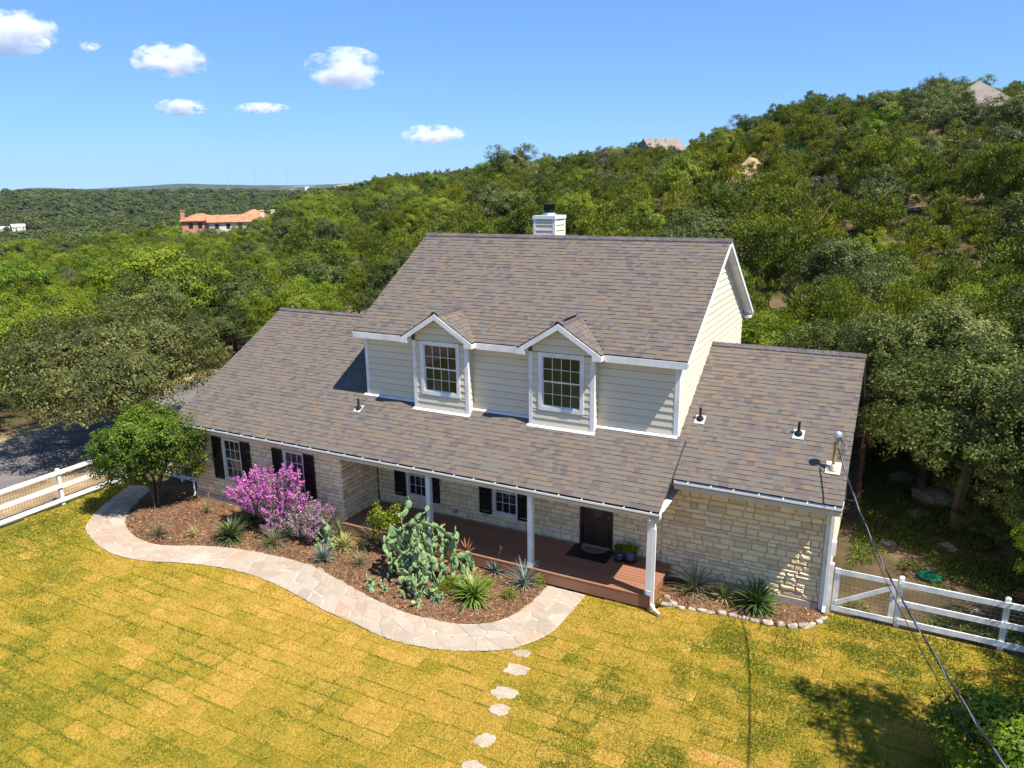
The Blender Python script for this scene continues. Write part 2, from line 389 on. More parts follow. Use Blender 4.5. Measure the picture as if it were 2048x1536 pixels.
# ------------------------------------------------------------------ terrain
AZ = [-180, -90, -75, -61, -54, -47.8, -41, -35.7, -27, -16, -6.8, 2.3, 8, 40, 90, 180]
RR = [0, 34, 48, 70, 100, 140, 180, 260, 400, 700, 1200, 1700, 2600, 9000]
HT = [
 [0, 0, 0, 0, 0, 0, 0, 0, 0, 0, 0, 0, 0, 0],
 [0, 0, 0, -3, -6, -8, -10, -13, -16, -16, 0, 0, -15, -60],
 [0, 0, 0, -3.5, -5.5, -6.5, -7.5, -10, -16, -17, 0, 0, -20, -90],
 [0, 0, 0, -3.5, -5.5, -6.3, -7, -9, -15, -17, 2, 1, -20, -90],
 [0, 0, 0, -3, -4.6, -5.6, -6.2, -8, -14, -16, 1, 0, -20, -90],
 [0, 0, 0, -2, -3.5, -4.5, -5, -5, -9, -13, 0, -1, -20, -90],
 [0, 0, 0, -1, -.5, .5, 1.5, 3, 4.5, 0, -4, -6, -20, -90],
 [0, 0, 0, .5, 2, 4, 5.5, 8.5, 8.5, 5, 0, -5, -20, -90],
 [0, 0, .2, 2, 4.8, 8, 10.3, 11.5, 9, 6, 0, -5, -20, -90],
 [0, 0, .6, 4, 8, 12.3, 14.6, 14, 11, 8, 0, -5, -20, -90],
 [0, 0, 1.2, 6, 12, 18.3, 20.3, 18, 14, 8, 0, -5, -20, -90],
 [0, 0, 1.6, 7, 13.6, 20.4, 22.2, 20, 15, 8, 0, -5, -20, -90],
 [0, 0, 1.6, 7, 13.8, 20.6, 22.4, 21, 15, 8, 0, -5, -20, -90],
 [0, 0, 1, 5, 10, 16, 18, 18, 14, 8, 0, -5, -20, -90],
 [0, 0, .5, 2, 4, 6, 7, 8, 8, 4, 0, -5, -20, -90],
 [0, 0, 0, 0, 0, 0, 0, 0, 0, 0, 0, 0, 0, 0],
]
HT = np.array(HT, float)
def Hpolar(az, r):
    az = np.asarray(az, float); r = np.asarray(r, float)
    i = np.clip(np.searchsorted(AZ, az) - 1, 0, len(AZ)-2); j = np.clip(np.searchsorted(RR, r) - 1, 0, len(RR)-2)
    A = np.array(AZ, float); B = np.array(RR, float)
    u = np.clip((az-A[i])/(A[i+1]-A[i]), 0, 1); v = np.clip((r-B[j])/(B[j+1]-B[j]), 0, 1)
    u = u*u*(3-2*u)
    return (HT[i, j]*(1-v)+HT[i, j+1]*v)*(1-u) + (HT[i+1, j]*(1-v)+HT[i+1, j+1]*v)*u
def Hg(x, y):
    x = np.asarray(x, float); y = np.asarray(y, float)
    dx = x-CAMP[0]; dy = y-CAMP[1]; r = np.hypot(dx, dy)
    az = np.degrees(np.arctan2(dx, dy))
    h = Hpolar(az, r)
    w = np.clip((r-45)/60, 0, 1)
    h = h + w*(vnoise(x, y, .03, 3)-.5)*2.6 + np.clip((r-250)/400, 0, 1)*(vnoise(x, y, .006, 5)-.5)*9
    return h
def cam_xy(px, r):
    """a bearing given as a column of the photograph, r metres from the camera, as a place on the map"""
    d = _F*FPX + _R2*(px-1024) + _U2*350
    d = d[:2]/np.hypot(*d[:2])
    return CAMP[0]+d[0]*r, CAMP[1]+d[1]*r

def build_terrain():
    rings = np.concatenate([np.linspace(0.6, 30, 22), np.geomspace(31.5, 9000, 128)])
    na = 288
    az = np.linspace(-180, 180, na, endpoint=False)
    Rm, Am = np.meshgrid(rings, az, indexing='ij')
    X = CAMP[0]+Rm*np.sin(np.radians(Am)); Y = CAMP[1]+Rm*np.cos(np.radians(Am))
    Z = Hg(X, Y) - .06
    V = np.stack([X, Y, Z], -1).reshape(-1, 3)
    i = np.arange(len(rings)-1)[:, None]*na; j = np.arange(na)[None]; k = (j+1) % na
    Q = np.stack([i+j, i+k, i+na+k, i+na+j], -1).reshape(-1, 4)[:, ::-1]
    c = len(V); V = np.vstack([V, [[CAMP[0], CAMP[1], -.06]]])
    Q = np.vstack([Q, [[c, (t*2+2) % na, t*2+1, t*2] for t in range(na//2)]])
    o = link('ground', mesh_np('ground', V, Q, MT['earth'], smooth=True)); prop(o, kind='structure')

def strip(name, xs, ys, z, mat, kind='structure', lab=None):
    """map-aligned grid sheet that follows the ground"""
    X, Y = np.meshgrid(xs, ys, indexing='ij'); Z = Hg(X, Y)+z
    V = np.stack([X, Y, Z], -1).reshape(-1, 3); n = len(ys)
    i = np.arange(len(xs)-1)[:, None]*n; j = np.arange(n-1)[None]
    Q = np.stack([i+j, i+n+j, i+n+j+1, i+j+1], -1).reshape(-1, 4)
    o = link(name, mesh_np(name, V, Q, mat, smooth=True)); prop(o, kind=kind)
    return o

build_terrain()
def build_road():
    ys = np.concatenate([np.linspace(-60, -15, 10), np.linspace(-14, 16, 31), np.linspace(18, 45, 10)])
    bend = lambda y: -.02*np.maximum(y-1, 0)**1.9
    def ribbon(name, xa, xb, z, mat, n=6):
        V = []; 
        for y in ys:
            for k in range(n):
                x = xa+(xb-xa)*k/(n-1)
                w = (rnd.random()-.5)*.16 if k in (0, n-1) else 0
                xx = x+w+bend(y); V.append((xx, y, float(Hg(xx, y))+z))
        Q = [(a*n+k, a*n+k+1, (a+1)*n+k+1, (a+1)*n+k) for a in range(len(ys)-1) for k in range(n-1)]
        o = link(name, mesh_np(name, V, Q, mat, smooth=True)); prop(o, kind='structure'); return o
    ribbon('verge', -30.6, -20.5, -.03, MT['verge'])
    ribbon('road', -29.2, -23.6, .0, MT['asphalt'])
    # concrete drive from the road to the side of the house
    V = [(-24.2, 2.6, .012), (-16.9, 2.2, .012), (-16.9, 8.4, .012), (-24.6, 9.5, .012)]
    o = link('driveway', mesh_np('driveway', V, [(0, 1, 2, 3)], simple('drive_concrete', (.47, .38, .31), .9, .12, 1.5, bump=.2))); prop(o, kind='structure')
build_road()

# ------------------------------------------------------------------ garden layout on the map
OUTER = [(-19.6,-2.2),(-19.05,-3.26),(-18.76,-3.88),(-18.15,-4.7),(-17.63,-5.24),(-17.14,-5.48),(-15.89,-5.92),(-14.73,-6.02),(-13.8,-5.84),(-13.21,-5.58),(-11.77,-5.14),(-10.31,-5.03),(-8.66,-5.31),(-7.33,-5.61),(-6.46,-5.69),(-5.34,-5.89),(-4.3,-5.83),(-3.36,-5.54),(-2.4,-5.02),(-1.92,-4.34),(-1.74,-3.81),(-1.70,-2.89),(-1.68,-1.95)]
INNER = [(-18.6,-1.9),(-18.16,-2.74),(-17.86,-3.16),(-17.38,-3.93),(-16.66,-4.52),(-15.74,-4.91),(-14.98,-5.04),(-14.23,-4.97),(-13.34,-4.49),(-12.35,-4.15),(-10.91,-3.94),(-9.4,-3.88),(-7.95,-4.24),(-6.74,-4.57),(-5.49,-4.78),(-4.16,-4.67),(-3.41,-4.35),(-3.02,-3.84),(-2.81,-3.09),(-2.78,-2.22),(-2.78,-1.95)]
def resample(P, n):
    P = np.array(P, float)
    for _ in range(2):
        Q = [P[0]]
        for a, b in zip(P[:-1], P[1:]): Q += [a*.75+b*.25, a*.25+b*.75]
        Q.append(P[-1]); P = np.array(Q)
    d = np.concatenate([[0], np.cumsum(np.hypot(*np.diff(P, axis=0).T))])
    t = np.linspace(0, d[-1], n)
    return np.stack([np.interp(t, d, P[:, 0]), np.interp(t, d, P[:, 1])], 1), d[-1]
NP_ = 120
OUT_S, LEN_O = resample(OUTER, NP_); INN_S, LEN_I = resample(INNER, NP_)
PLEN = (LEN_O+LEN_I)/2
def path_xy(s, t):
    """s along 0..PLEN, t across 0 (inner) .. 1 (outer)"""
    u = np.clip(s/PLEN, 0, 1)*(NP_-1)
    k = np.arange(NP_)
    a = np.array([np.interp(u, k, INN_S[:, 0]), np.interp(u, k, INN_S[:, 1])])
    b = np.array([np.interp(u, k, OUT_S[:, 0]), np.interp(u, k, OUT_S[:, 1])])
    return a*(1-t)+b*t
def in_poly(x, y, P):
    x = np.asarray(x); y = np.asarray(y); P = np.asarray(P); c = np.zeros(x.shape, bool)
    x1, y1 = P[-1]
    for x0, y0 in P:
        m = ((y0 > y) != (y1 > y)) & (x < (x1-x0)*(y-y0)/(y1-y0+1e-12)+x0)
        c ^= m; x1, y1 = x0, y0
    return c
BED = [tuple(p) for p in INN_S] + [(-2.78, -1.6), (-9.85, -1.6), (-16.4, -1.75), (-17.6, -1.0)]
BED_R = [(.05, -1.92), (-.05, -1.52), (.37,-1.43),(.88,-1.38),(1.3,-1.3),(1.75,-1.2),(2.17,-1.19),(2.69,-1.16),(3.08,-1.08),(3.4,-1.0),(3.74,-.83),(4.0,-.59),(4.06,-.15),(4.0, .04),(.05, .04)]
PATHP = [tuple(p) for p in INN_S]+[tuple(p) for p in OUT_S[::-1]]
LAWN = [(-20.1, -30), (14, -30), (14, -.02), (4.1, -.02), (4.0, .04), (-9.8, -1.0), (-16.4, -1.0), (-17.6, -1.2), (-20.1, -.4)]

def sheet(name, poly, z, mat, kind='structure', step=None):
    me = bpy.data.meshes.new(name)
    me.from_pydata([(x, y, z) for x, y in poly], [], [tuple(range(len(poly)))]); me.update()
    me.materials.append(mat)
    o = link(name, me); prop(o, kind=kind); return o
def up(poly):
    a = sum(p[0]*q[1]-q[0]*p[1] for p, q in zip(poly, poly[1:]+poly[:1])); return poly if a > 0 else poly[::-1]
bed = sheet('planting_bed', up(BED), .012, MT['mulch'])
bed_r = sheet('planting_bed', up(BED_R), .012, MT['mulch'])

def build_path():
    p = sheet('garden_path', up(PATHP), .020, MT['mortar_path'])
    W = 1.18; cell = .50
    rg = np.random.default_rng(5)
    pts = []
    ns = int(PLEN/cell)
    for i in range(-1, ns+1):
        k = 3 if rg.random() < .45 else 2
        for j in range(k):
            pts.append(((i+.5+rg.uniform(-.3, .3))*cell, (j+.5+rg.uniform(-.24, .24))/k*W))
    pts = np.array(pts)
    for i, c in enumerate(pts):
        poly = [np.array(q) for q in ((max(0, c[0]-1.2), 0), (min(PLEN, c[0]+1.2), 0), (min(PLEN, c[0]+1.2), W), (max(0, c[0]-1.2), W))]
        for j in np.argsort(np.hypot(*(pts-c).T))[1:14]:
            m = (pts[j]+c)/2; n = pts[j]-c; out = []
            for a, b in zip(poly, poly[1:]+poly[:1]):
                da, db = np.dot(a-m, n), np.dot(b-m, n)
                if da <= 0: out.append(a)
                if da*db < 0: out.append(a+(b-a)*da/(da-db))
            poly = out
            if len(poly) < 3: break
        if len(poly) < 3: continue
        P = np.array(poly); g = P.mean(0)
        d = P-g; L = np.linalg.norm(d, axis=1, keepdims=True)
        if L.max() < .1: continue
        P = g+d*np.maximum(.3, (L-.018)/L)
        Q = []
        for a, b in zip(P, np.roll(P, -1, 0)):
            Q.append(a); Q.append((a+b)/2+rg.normal(0, .022, 2))
        Q = np.array(Q); Q[:, 1] = np.clip(Q[:, 1], -.06, W+.06)+rg.normal(0, .026, len(Q))
        xy = np.array([path_xy(s, t/W) for s, t in Q]); gx = path_xy(g[0], g[1]/W)
        zt = .030+rg.uniform(0, .010); n = len(xy)
        inn = gx+(xy-gx)*.93
        V = [(x, y, .015) for x, y in xy]+[(x, y, zt-.008) for x, y in xy]+[(x, y, zt+rg.normal(0, .002)) for x, y in inn]
        F = [tuple(range(2*n, 3*n))]+[(k, (k+1) % n, n+(k+1) % n, n+k) for k in range(n)]+[(n+k, n+(k+1) % n, 2*n+(k+1) % n, 2*n+k) for k in range(n)]
        if sum(a[0]*b[1]-b[0]*a[1] for a, b in zip(xy, np.roll(xy, -1, 0))) < 0: F = [f[::-1] for f in F]
        mb = MB().add(V, F, rg.random()); mb.build('flagstone', MT['flag'], p)
build_path()

def build_lawn():
    """sod laid in running bond: near pieces are objects, the rest one mesh; blades on top"""
    base = sheet('lawn', up([(-20.15, -30), (14, -30), (14, .0), (4.1, .0), (4.05, -.2), (-1.7, -1.95), (-9.8, -1.9), (-16.4, -1.8), (-18.2, -1.6), (-20.15, -1.4)]), -.022, MT['sod'])
    sx, sy = .61, .41
    recs = []
    rg = np.random.default_rng(3)
    for j in range(int(19/sy)):
        y = -17.6+j*sy; off = rg.uniform(0, sx)
        for i in range(-1, int(33/sx)+1):
            x = -20.1+i*sx+off
            cx, cy = x+sx/2, y+sy/2+rg.normal(0, .022)
            recs.append((cx, cy))
    C = np.array(recs)
    inside = in_poly(C[:, 0], C[:, 1], LAWN)
    tt = np.clip((C[:, 1]+5.4)/.01, 0, 1)
    
    inside &= C[:, 1] < np.where(C[:, 0] > -.2, -.15, np.where(C[:, 0] > -1.7, -1.7, np.where(C[:, 0] < -18.3, -1.6, -2.2)))
    # in view only (a margin round the frame)
    d = C-CAMP[:2]; dep = d@_F[:2]/np.hypot(*_F[:2]); lat = d@_R[:2]
    inside &= (dep > 5) & (np.abs(lat) < dep*.78+2)
    C = C[inside]
    n = len(C)
    hgt = rg.uniform(-.012, .006, n)
    worn = vnoise(C[:, 0], C[:, 1], .16, 9)*.5+vnoise(C[:, 0], C[:, 1], .5, 4)*.5
    leftness = np.clip((-C[:, 0]-1)/5, 0, 1)
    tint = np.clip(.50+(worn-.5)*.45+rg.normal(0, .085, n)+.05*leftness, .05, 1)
    w, h = (sx-.014)/2, (sy-.014)/2; e = .016
    UV = np.array([(-w, -h, -.02), (w, -h, -.02), (w, h, -.02), (-w, h, -.02), (-w, -h, -.008), (w, -h, -.008), (w, h, -.008), (-w, h, -.008), (-w+e, -h+e, 0), (w-e, -h+e, 0), (w-e, h-e, 0), (-w+e, h-e, 0)])
    UF = np.array([(0,1,5,4),(1,2,6,5),(2,3,7,6),(3,0,4,7),(4,5,9,8),(5,6,10,9),(6,7,11,10),(7,4,8,11),(8,9,10,11)])
    order = np.argsort(np.hypot(C[:, 0]-CAMP[0], C[:, 1]-CAMP[1]))
    near = order[:300]; far = order[300:]
    var = [mesh_np('sod', UV, UF, MT['sod'], np.full(9, t)) for t in np.linspace(.1, .95, 10)]
    for k in near:
        o = link('sod', var[int(np.clip(tint[k]*10, 0, 9))], base, (C[k, 0], C[k, 1], hgt[k]))
        o.rotation_euler = (rg.normal(0, .006), rg.normal(0, .006), rg.normal(0, .012))
    V = (UV[None]+np.concatenate([C[far], hgt[far][:, None]], 1)[:, None]).reshape(-1, 3)
    Q = (UF[None]+np.arange(len(far))[:, None, None]*12).reshape(-1, 4)
    prop(link('sod_field', mesh_np('sod_field', V, Q, MT['sod'], np.repeat(tint[far], 9)), base), kind='stuff')
    # blades
    N = 900000
    dist = np.hypot(C[:, 0]-CAMP[0], C[:, 1]-CAMP[1])
    pw = 1/np.clip(dist, 9, 40)**1.4; pw /= pw.sum()
    k = rg.choice(n, N, p=pw)
    ex = rg.random(N)
    x = C[k, 0]+rg.uniform(-w, w, N); y = C[k, 1]+rg.uniform(-h, h, N)
    seam = np.minimum(w-np.abs(x-C[k, 0]), h-np.abs(y-C[k, 1]))
    jx, jy = rg.normal(0, .022, N), rg.normal(0, .022, N)
    keep = ~in_poly(x+jx, y+jy, PATHP) & ~in_poly(x, y, BED) & ~in_poly(x, y, BED_R) & (y < np.where(x > -.1, -.05, -1.5))
    gpat = vnoise(x, y, 1.1, 21)*.45+vnoise(x, y, .35, 8)*.3+vnoise(x, y, 4.0, 6)*.25
    sodgreen = rg.random(n)**1.0
    edge = np.clip(1-seam/.05, 0, 1)*np.clip((vnoise(x, y, .9, 33)-.60)*7, 0, 1.2)
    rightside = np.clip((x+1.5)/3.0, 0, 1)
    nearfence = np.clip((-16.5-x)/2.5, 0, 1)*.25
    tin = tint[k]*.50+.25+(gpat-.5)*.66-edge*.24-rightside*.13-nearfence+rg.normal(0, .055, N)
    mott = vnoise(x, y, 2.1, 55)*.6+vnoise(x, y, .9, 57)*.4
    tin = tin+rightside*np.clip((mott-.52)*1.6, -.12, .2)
    x, y, tin, seam, kk = [a[keep] for a in (x, y, tin, seam, k)]
    N = len(x)
    dd = np.hypot(x-CAMP[0], y-CAMP[1])/16
    hb = rg.uniform(.022, .052, N)*(1+.4*(tin < .35)); wb = rg.uniform(.006, .012, N)*np.clip(dd, .8, 1.7)
    a = rg.uniform(0, 2*np.pi, N); ln = rg.uniform(.2, 1.3, N)*hb; la = rg.uniform(0, 2*np.pi, N)
    z0 = np.where(in_poly(x, y, PATHP), .018, hgt[kk]-.004)
    b0 = np.stack([x-np.cos(a)*wb, y-np.sin(a)*wb, z0], 1); b1 = np.stack([x+np.cos(a)*wb, y+np.sin(a)*wb, z0], 1)
    tp = np.stack([x+np.cos(la)*ln, y+np.sin(la)*ln, z0+hb], 1)
    V = np.stack([b0, b1, tp], 1).reshape(-1, 3); Q = np.arange(3*N).reshape(-1, 3)
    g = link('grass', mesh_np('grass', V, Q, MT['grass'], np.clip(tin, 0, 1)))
    prop(g, 'short sun-bleached yellow and green grass blades on the lawn', 'grass', kind='stuff')
build_lawn()

def build_chips():
    rg = np.random.default_rng(8)
    N = 60000
    x = rg.uniform(-18, 4.1, N); y = rg.uniform(-5.2, .1, N)
    k = (in_poly(x, y, BED) & (y < np.where(x < -9.85, -1.85, -1.95))) | in_poly(x, y, BED_R)
    x, y = x[k], y[k]; N = len(x)
    a = rg.uniform(0, 6.28, N); l = rg.uniform(.018, .05, N); w = rg.uniform(.006, .014, N)
    d = np.stack([np.cos(a), np.sin(a), rg.normal(0, .3, N)], 1); s = np.stack([-np.sin(a), np.cos(a), rg.normal(0, .4, N)], 1)
    c = np.stack([x, y, rg.uniform(.02, .035, N)], 1)
    V = np.stack([c-d*l[:, None]-s*w[:, None], c+d*l[:, None]-s*w[:, None], c+d*l[:, None]+s*w[:, None], c-d*l[:, None]+s*w[:, None]], 1).reshape(-1, 3)
    o = link('mulch_chips', mesh_np('mulch_chips', V, np.arange(4*N).reshape(-1, 4), MT['chip'], rg.random(N)))
    prop(o, 'brown shredded bark mulch covering the planting beds', 'mulch', kind='stuff')
build_chips()

# ------------------------------------------------------------------ the house
XL, XR = -16.47, 3.94            # lower storey ends
YL = -1.79                       # front of the projecting bay with two windows
XI = -9.85                       # inner corner where the porch starts
HOUSE = empty('house', (0, 0, 0), 'limestone house with shingle roofs, two dormers and a long front porch', 'house')
def H(mb, name, mat, parent=None, smooth=False): return mb.build(name, MT[mat], parent or HOUSE, smooth=smooth)

SHING = []        # every shingle of every roof: (roof object, corner matrix data, tint)
class Slope:
    def __init__(s, O, ux, us):
        s.O = np.array(O, float); s.ux = np.array(ux, float)/np.linalg.norm(ux); s.us = np.array(us, float)/np.linalg.norm(us)
        s.n = np.cross(s.ux, s.us); s.n /= np.linalg.norm(s.n)
        if s.n[2] < 0: s.n = -s.n
    def P(s, a, t, h=0.0): return s.O+s.ux*a+s.us*t+s.n*h
def shingle_slope(roof, S, tmax, spans, seed, e=.158):
    rg = np.random.default_rng(seed)
    k = 0
    while k*e < tmax:
        t0 = k*e; t1 = min(t0+e+.045, tmax)
        for a, b in spans(t0, t0+e*.5):
            x = a-rg.uniform(0, .3)
            while x < b:
                w = rg.choice([.11, .14, .18, .23, .29]); x2 = x+w
                xa, xb = max(x, a), min(x2, b); x = x2
                if xb-xa < .02: continue
                th = .009 if rg.random() < .45 else .019
                SHING.append((roof, S, xa+.0008, xb-.0008, t0+rg.uniform(-.003, .003), t1, th, rg.random()))
        k += 1
def roof_slab(mb, S, a0, a1, t0, t1, th=.13):
    mb.obox(S.P(a0, t0, -th-.002), S.ux*(a1-a0), S.us*(t1-t0), S.n*th)
def ridge_caps(roof, p, q, tilt, n_up=.022):
    p = np.array(p, float); q = np.array(q, float); L = np.linalg.norm(q-p); d = (q-p)/L
    n = max(1, int(L/.21)); sd = np.cross(d, (0, 0, 1)); sd /= np.linalg.norm(sd)
    w = .15; lo = w*math.tan(tilt)
    V = []
    for u, hh in ((0, .028), (.25, .012)):
        for s_, dz in ((-w, -lo), (0, 0), (w, -lo)):
            V.append(np.array([u, s_, dz+hh])); 
    V += [v-np.array([0, 0, .02]) for v in V]
    F = [(0,3,4,1),(1,4,5,2),(6,7,10,9),(7,8,11,10),(0,1,7,6),(1,2,8,7),(0,6,9,3),(2,5,11,8),(3,9,10,4),(4,10,11,5)]
    mb = MB(); mb.add(V, F); me = mb.mesh('ridge_cap', MT['cap'])
    B = Matrix.Identity(4)
    for r in range(3): B[r][0], B[r][1], B[r][2] = d[r], sd[r], (0, 0, 1)[r]
    for i in range(n):
        o = link('ridge_cap', me, roof); m = B.copy(); c = p+d*L*i/n
        m.translation = Vector((c[0], c[1], c[2]+n_up)); o.matrix_local = m

SL_M = (5.879-2.816)/(3.6+2.098)      # lower roof pitch
SL_W = (5.884-3.265)/(3.731+.913)
SL_U = (8.87-6.135)/(4.342+.128)
YU, YF = .151, -.122                  # front wall of the upper storey, dormer fronts
DORM = [(-8.10, -6.21), (-4.17, -2.25)]
XUL, XUR = -10.13, 0.0
zm = lambda y: 2.816+SL_M*(y+2.098)
zw = lambda y: 3.265+SL_W*(y+.913)
zu = lambda y: 6.135+SL_U*(y+.128)

def build_roofs():
    # lower main roof, front slope over bay and porch
    S = Slope((-17.0, -2.098, 2.816), (1, 0, 0), (0, 1, SL_M)); c = math.sqrt(1+SL_M**2); L = 5.698*c
    mb = MB(); tu = (YU+2.098)*c
    roof_slab(mb, S, 0, 17.241, 0, tu); roof_slab(mb, S, 0, 6.9, tu, L)
    S2 = Slope((-17.0, 9.298, 2.816), (1, 0, 0), (0, -1, SL_M)); roof_slab(mb, S2, 0, 6.9, 0, L)
    roof = H(mb, 'porch_and_bay_roof', 'roofdeck')
    def sp(t, tm):
        y = -2.098+tm/c
        if y < YF-.05: return [(-.02, 17.255)]
        if y < YU: return [(-.02, DORM[0][0]+17), (DORM[0][1]+17, DORM[1][0]+17), (DORM[1][1]+17, 17.255)]
        return [(-.02, 6.87)]
    shingle_slope(roof, S, L, sp, 21)
    shingle_slope(roof, S2, L-.09, lambda t, tm: [(-.02, 6.87)], 22, .3)
    ridge_caps(roof, (-17.02, 3.6, 5.879), (-10.2, 3.6, 5.879), math.atan(SL_M))
    # wing roof
    S = Slope((0.02, -.913, 3.265), (1, 0, 0), (0, 1, SL_W)); c2 = math.sqrt(1+SL_W**2); L = 4.644*c2
    mb = MB(); roof_slab(mb, S, .0, 4.165, 0, L)
    S2 = Slope((0.02, 8.375, 3.265), (1, 0, 0), (0, -1, SL_W)); roof_slab(mb, S2, .0, 4.165, 0, L)
    roof = H(mb, 'wing_roof', 'roofdeck')
    shingle_slope(roof, S, L, lambda t, tm: [(.225 if -.913+tm/c2 < YU-.02 else 0, 4.18)], 23)
    shingle_slope(roof, S2, L-.09, lambda t, tm: [(0, 4.18)], 24, .3)
    ridge_caps(roof, (.03, 3.731, 5.884), (4.19, 3.731, 5.884), math.atan(SL_W))
    # upper roof
    S = Slope((-10.39, -.128, 6.135), (1, 0, 0), (0, 1, SL_U)); c3 = math.sqrt(1+SL_U**2); L = 4.47*c3
    S2 = Slope((-10.39, 8.812, 6.135), (1, 0, 0), (0, -1, SL_U))
    mb = MB(); tg = 1.33*c3
    roof_slab(mb, S, 0, 10.653, tg, L)
    for a, b in ((0, DORM[0][0]+10.39), (DORM[0][1]+10.39, DORM[1][0]+10.39), (DORM[1][1]+10.39, 10.653)): roof_slab(mb, S, a, b, 0, tg)
    roof_slab(mb, S2, 0, 10.653, 0, L)
    roof = H(mb, 'upper_roof', 'roofdeck')
    def su(t, tm):
        y = -.128+tm/c3; z = zu(y)
        hw = max(0, (6.93-z)/.63)
        cuts = [(-10.41, .278)]
        for d0, d1 in DORM:
            xc = (d0+d1)/2; out = []
            for a, b in cuts:
                if hw <= 0: out.append((a, b))
                else: out += [(a, xc-hw), (xc+hw, b)]
            cuts = out
        return [(a+10.39, b+10.39) for a, b in cuts]
    shingle_slope(roof, S, L, su, 25)
    shingle_slope(roof, S2, L-.09, lambda t, tm: [(-.02, 10.668)], 26, .3)
    ridge_caps(roof, (-10.41, 4.342, 8.87), (.285, 4.342, 8.87), math.atan(SL_U))
    # fascias, rakes, soffits: (name, boxes)
    for a, b in ((-10.39, -8.42), (-5.90, -4.48), (-1.94, .263)): w = MB(); w.box((a, -.150, 5.925), (b, -.118, 6.105)); H(w, 'fascia', 'white')
    for sgn, y0 in ((1, -.14), (-1, 8.824)):
        for x in (.266, -10.422):
            m = MB(); z0 = 6.135
            m.prism([(x, y0, z0-.17), (x, y0, z0-.035), (x, 4.342, 8.87-.03), (x, 4.342, 8.87-.165)] if sgn > 0 else [(x, y0, z0-.035), (x, y0, z0-.17), (x, 4.342, 8.87-.165), (x, 4.342, 8.87-.03)], (.03, 0, 0))
            H(m, 'rake_board', 'white')
    m = MB()
    for S_ in (S, S2):
        m.obox(S_.P(10.39-.0, 0.02, -.165), S_.ux*.262, S_.us*(L-.02), S_.n*.03)
    H(m, 'rake_soffit', 'white')
    m = MB(); m.box((-10.10, -.11, 5.93), (-.02, YU-.02, 5.955)); H(m, 'eave_soffit', 'white')
    # back eave return of the upper gable
    m = MB(); m.box((.0, 8.40, 5.90), (.262, 8.80, 5.975)); H(m, 'eave_return', 'white')
    # wing rake and main left rake
    m = MB(); x = -17.03
    m.prism([(x, -2.10, 2.62), (x, -2.10, 2.785), (x, 3.6, 5.85), (x, 3.6, 5.68)], (.028, 0, 0)); H(m, 'rake_board', 'white')
    m = MB(); x = .243
    m.prism([(x, -2.10, 2.63), (x, -2.10, 2.786), (x, -1.72, zm(-1.72)-.03), (x, -1.72, zm(-1.72)-.16)], (.026, 0, 0)); H(m, 'rake_board', 'white')
    # dormers
    for d0, d1 in DORM:
        xc = (d0+d1)/2; hw = 1.255
        mb = MB(); rs = []
        for sg in (-1, 1):
            # eave corner at x = xc +- hw, runs along y; up slope towards the ridge
            Sd = Slope((xc+sg*hw, -.37, 6.93-.63*hw), (0, 1, 0), (-sg, 0, .63)); cd = math.sqrt(1+.63**2); Ld = hw*cd
            mb.prism([Sd.P(0, 0, -.012), Sd.P(.30, 0, -.012), Sd.P(1.62, Ld, -.012), Sd.P(0, Ld, -.012)], -Sd.n*.09)
            rs.append((Sd, cd, Ld, sg))
        roof = H(mb, 'dormer_roof', 'roofdeck')
        for Sd, cd, Ld, sg in rs:
            def sd_(t, tm, cd=cd):
                z = 6.93-.63*hw+.63*tm/cd
                return [(-.01, -.128+(z-6.135)/SL_U+.37+.03)]
            shingle_slope(roof, Sd, Ld, sd_, 40+int(sg*3+xc))
        ridge_caps(roof, (xc, -.375, 6.93), (xc, 1.17, 6.93), math.atan(.63))
        m = MB()
        for sg in (-1, 1):
            zz = lambda u: 6.93-.63*u
            m.prism([(xc, -.40, zz(0)-.035), (xc+sg*hw, -.40, zz(hw)-.035), (xc+sg*hw, -.40, zz(hw)-.17), (xc+sg*(hw-.26), -.40, zz(hw)-.17), (xc+sg*(hw-.26), -.40, zz(hw-.26)-.19), (xc, -.40, zz(0)-.20)][::(-1 if sg > 0 else 1)], (0, .028, 0))
            m.prism([(xc+sg*hw, -.37, zz(hw)-.168), (xc+sg*hw, -.37, zz(hw)-.06), (xc+sg*(hw-.26), -.37, zz(hw-.26)-.06), (xc+sg*(hw-.26), -.37, zz(hw)-.168)][::sg], (0, .245 if sg < 0 else .50, 0))
        H(m, 'dormer_rake_board', 'white', roof)
        m = MB()
        for sg in (-1, 1):
            m.prism([(xc, -.37, 6.93-.155), (xc+sg*(hw-.25), -.37, 6.93-.63*(hw-.25)-.155), (xc+sg*(hw-.25), -.37, 6.93-.63*(hw-.25)-.135), (xc, -.37, 6.93-.135)][::sg], (0, .23, 0))
        H(m, 'dormer_soffit', 'beige', roof)
build_roofs()

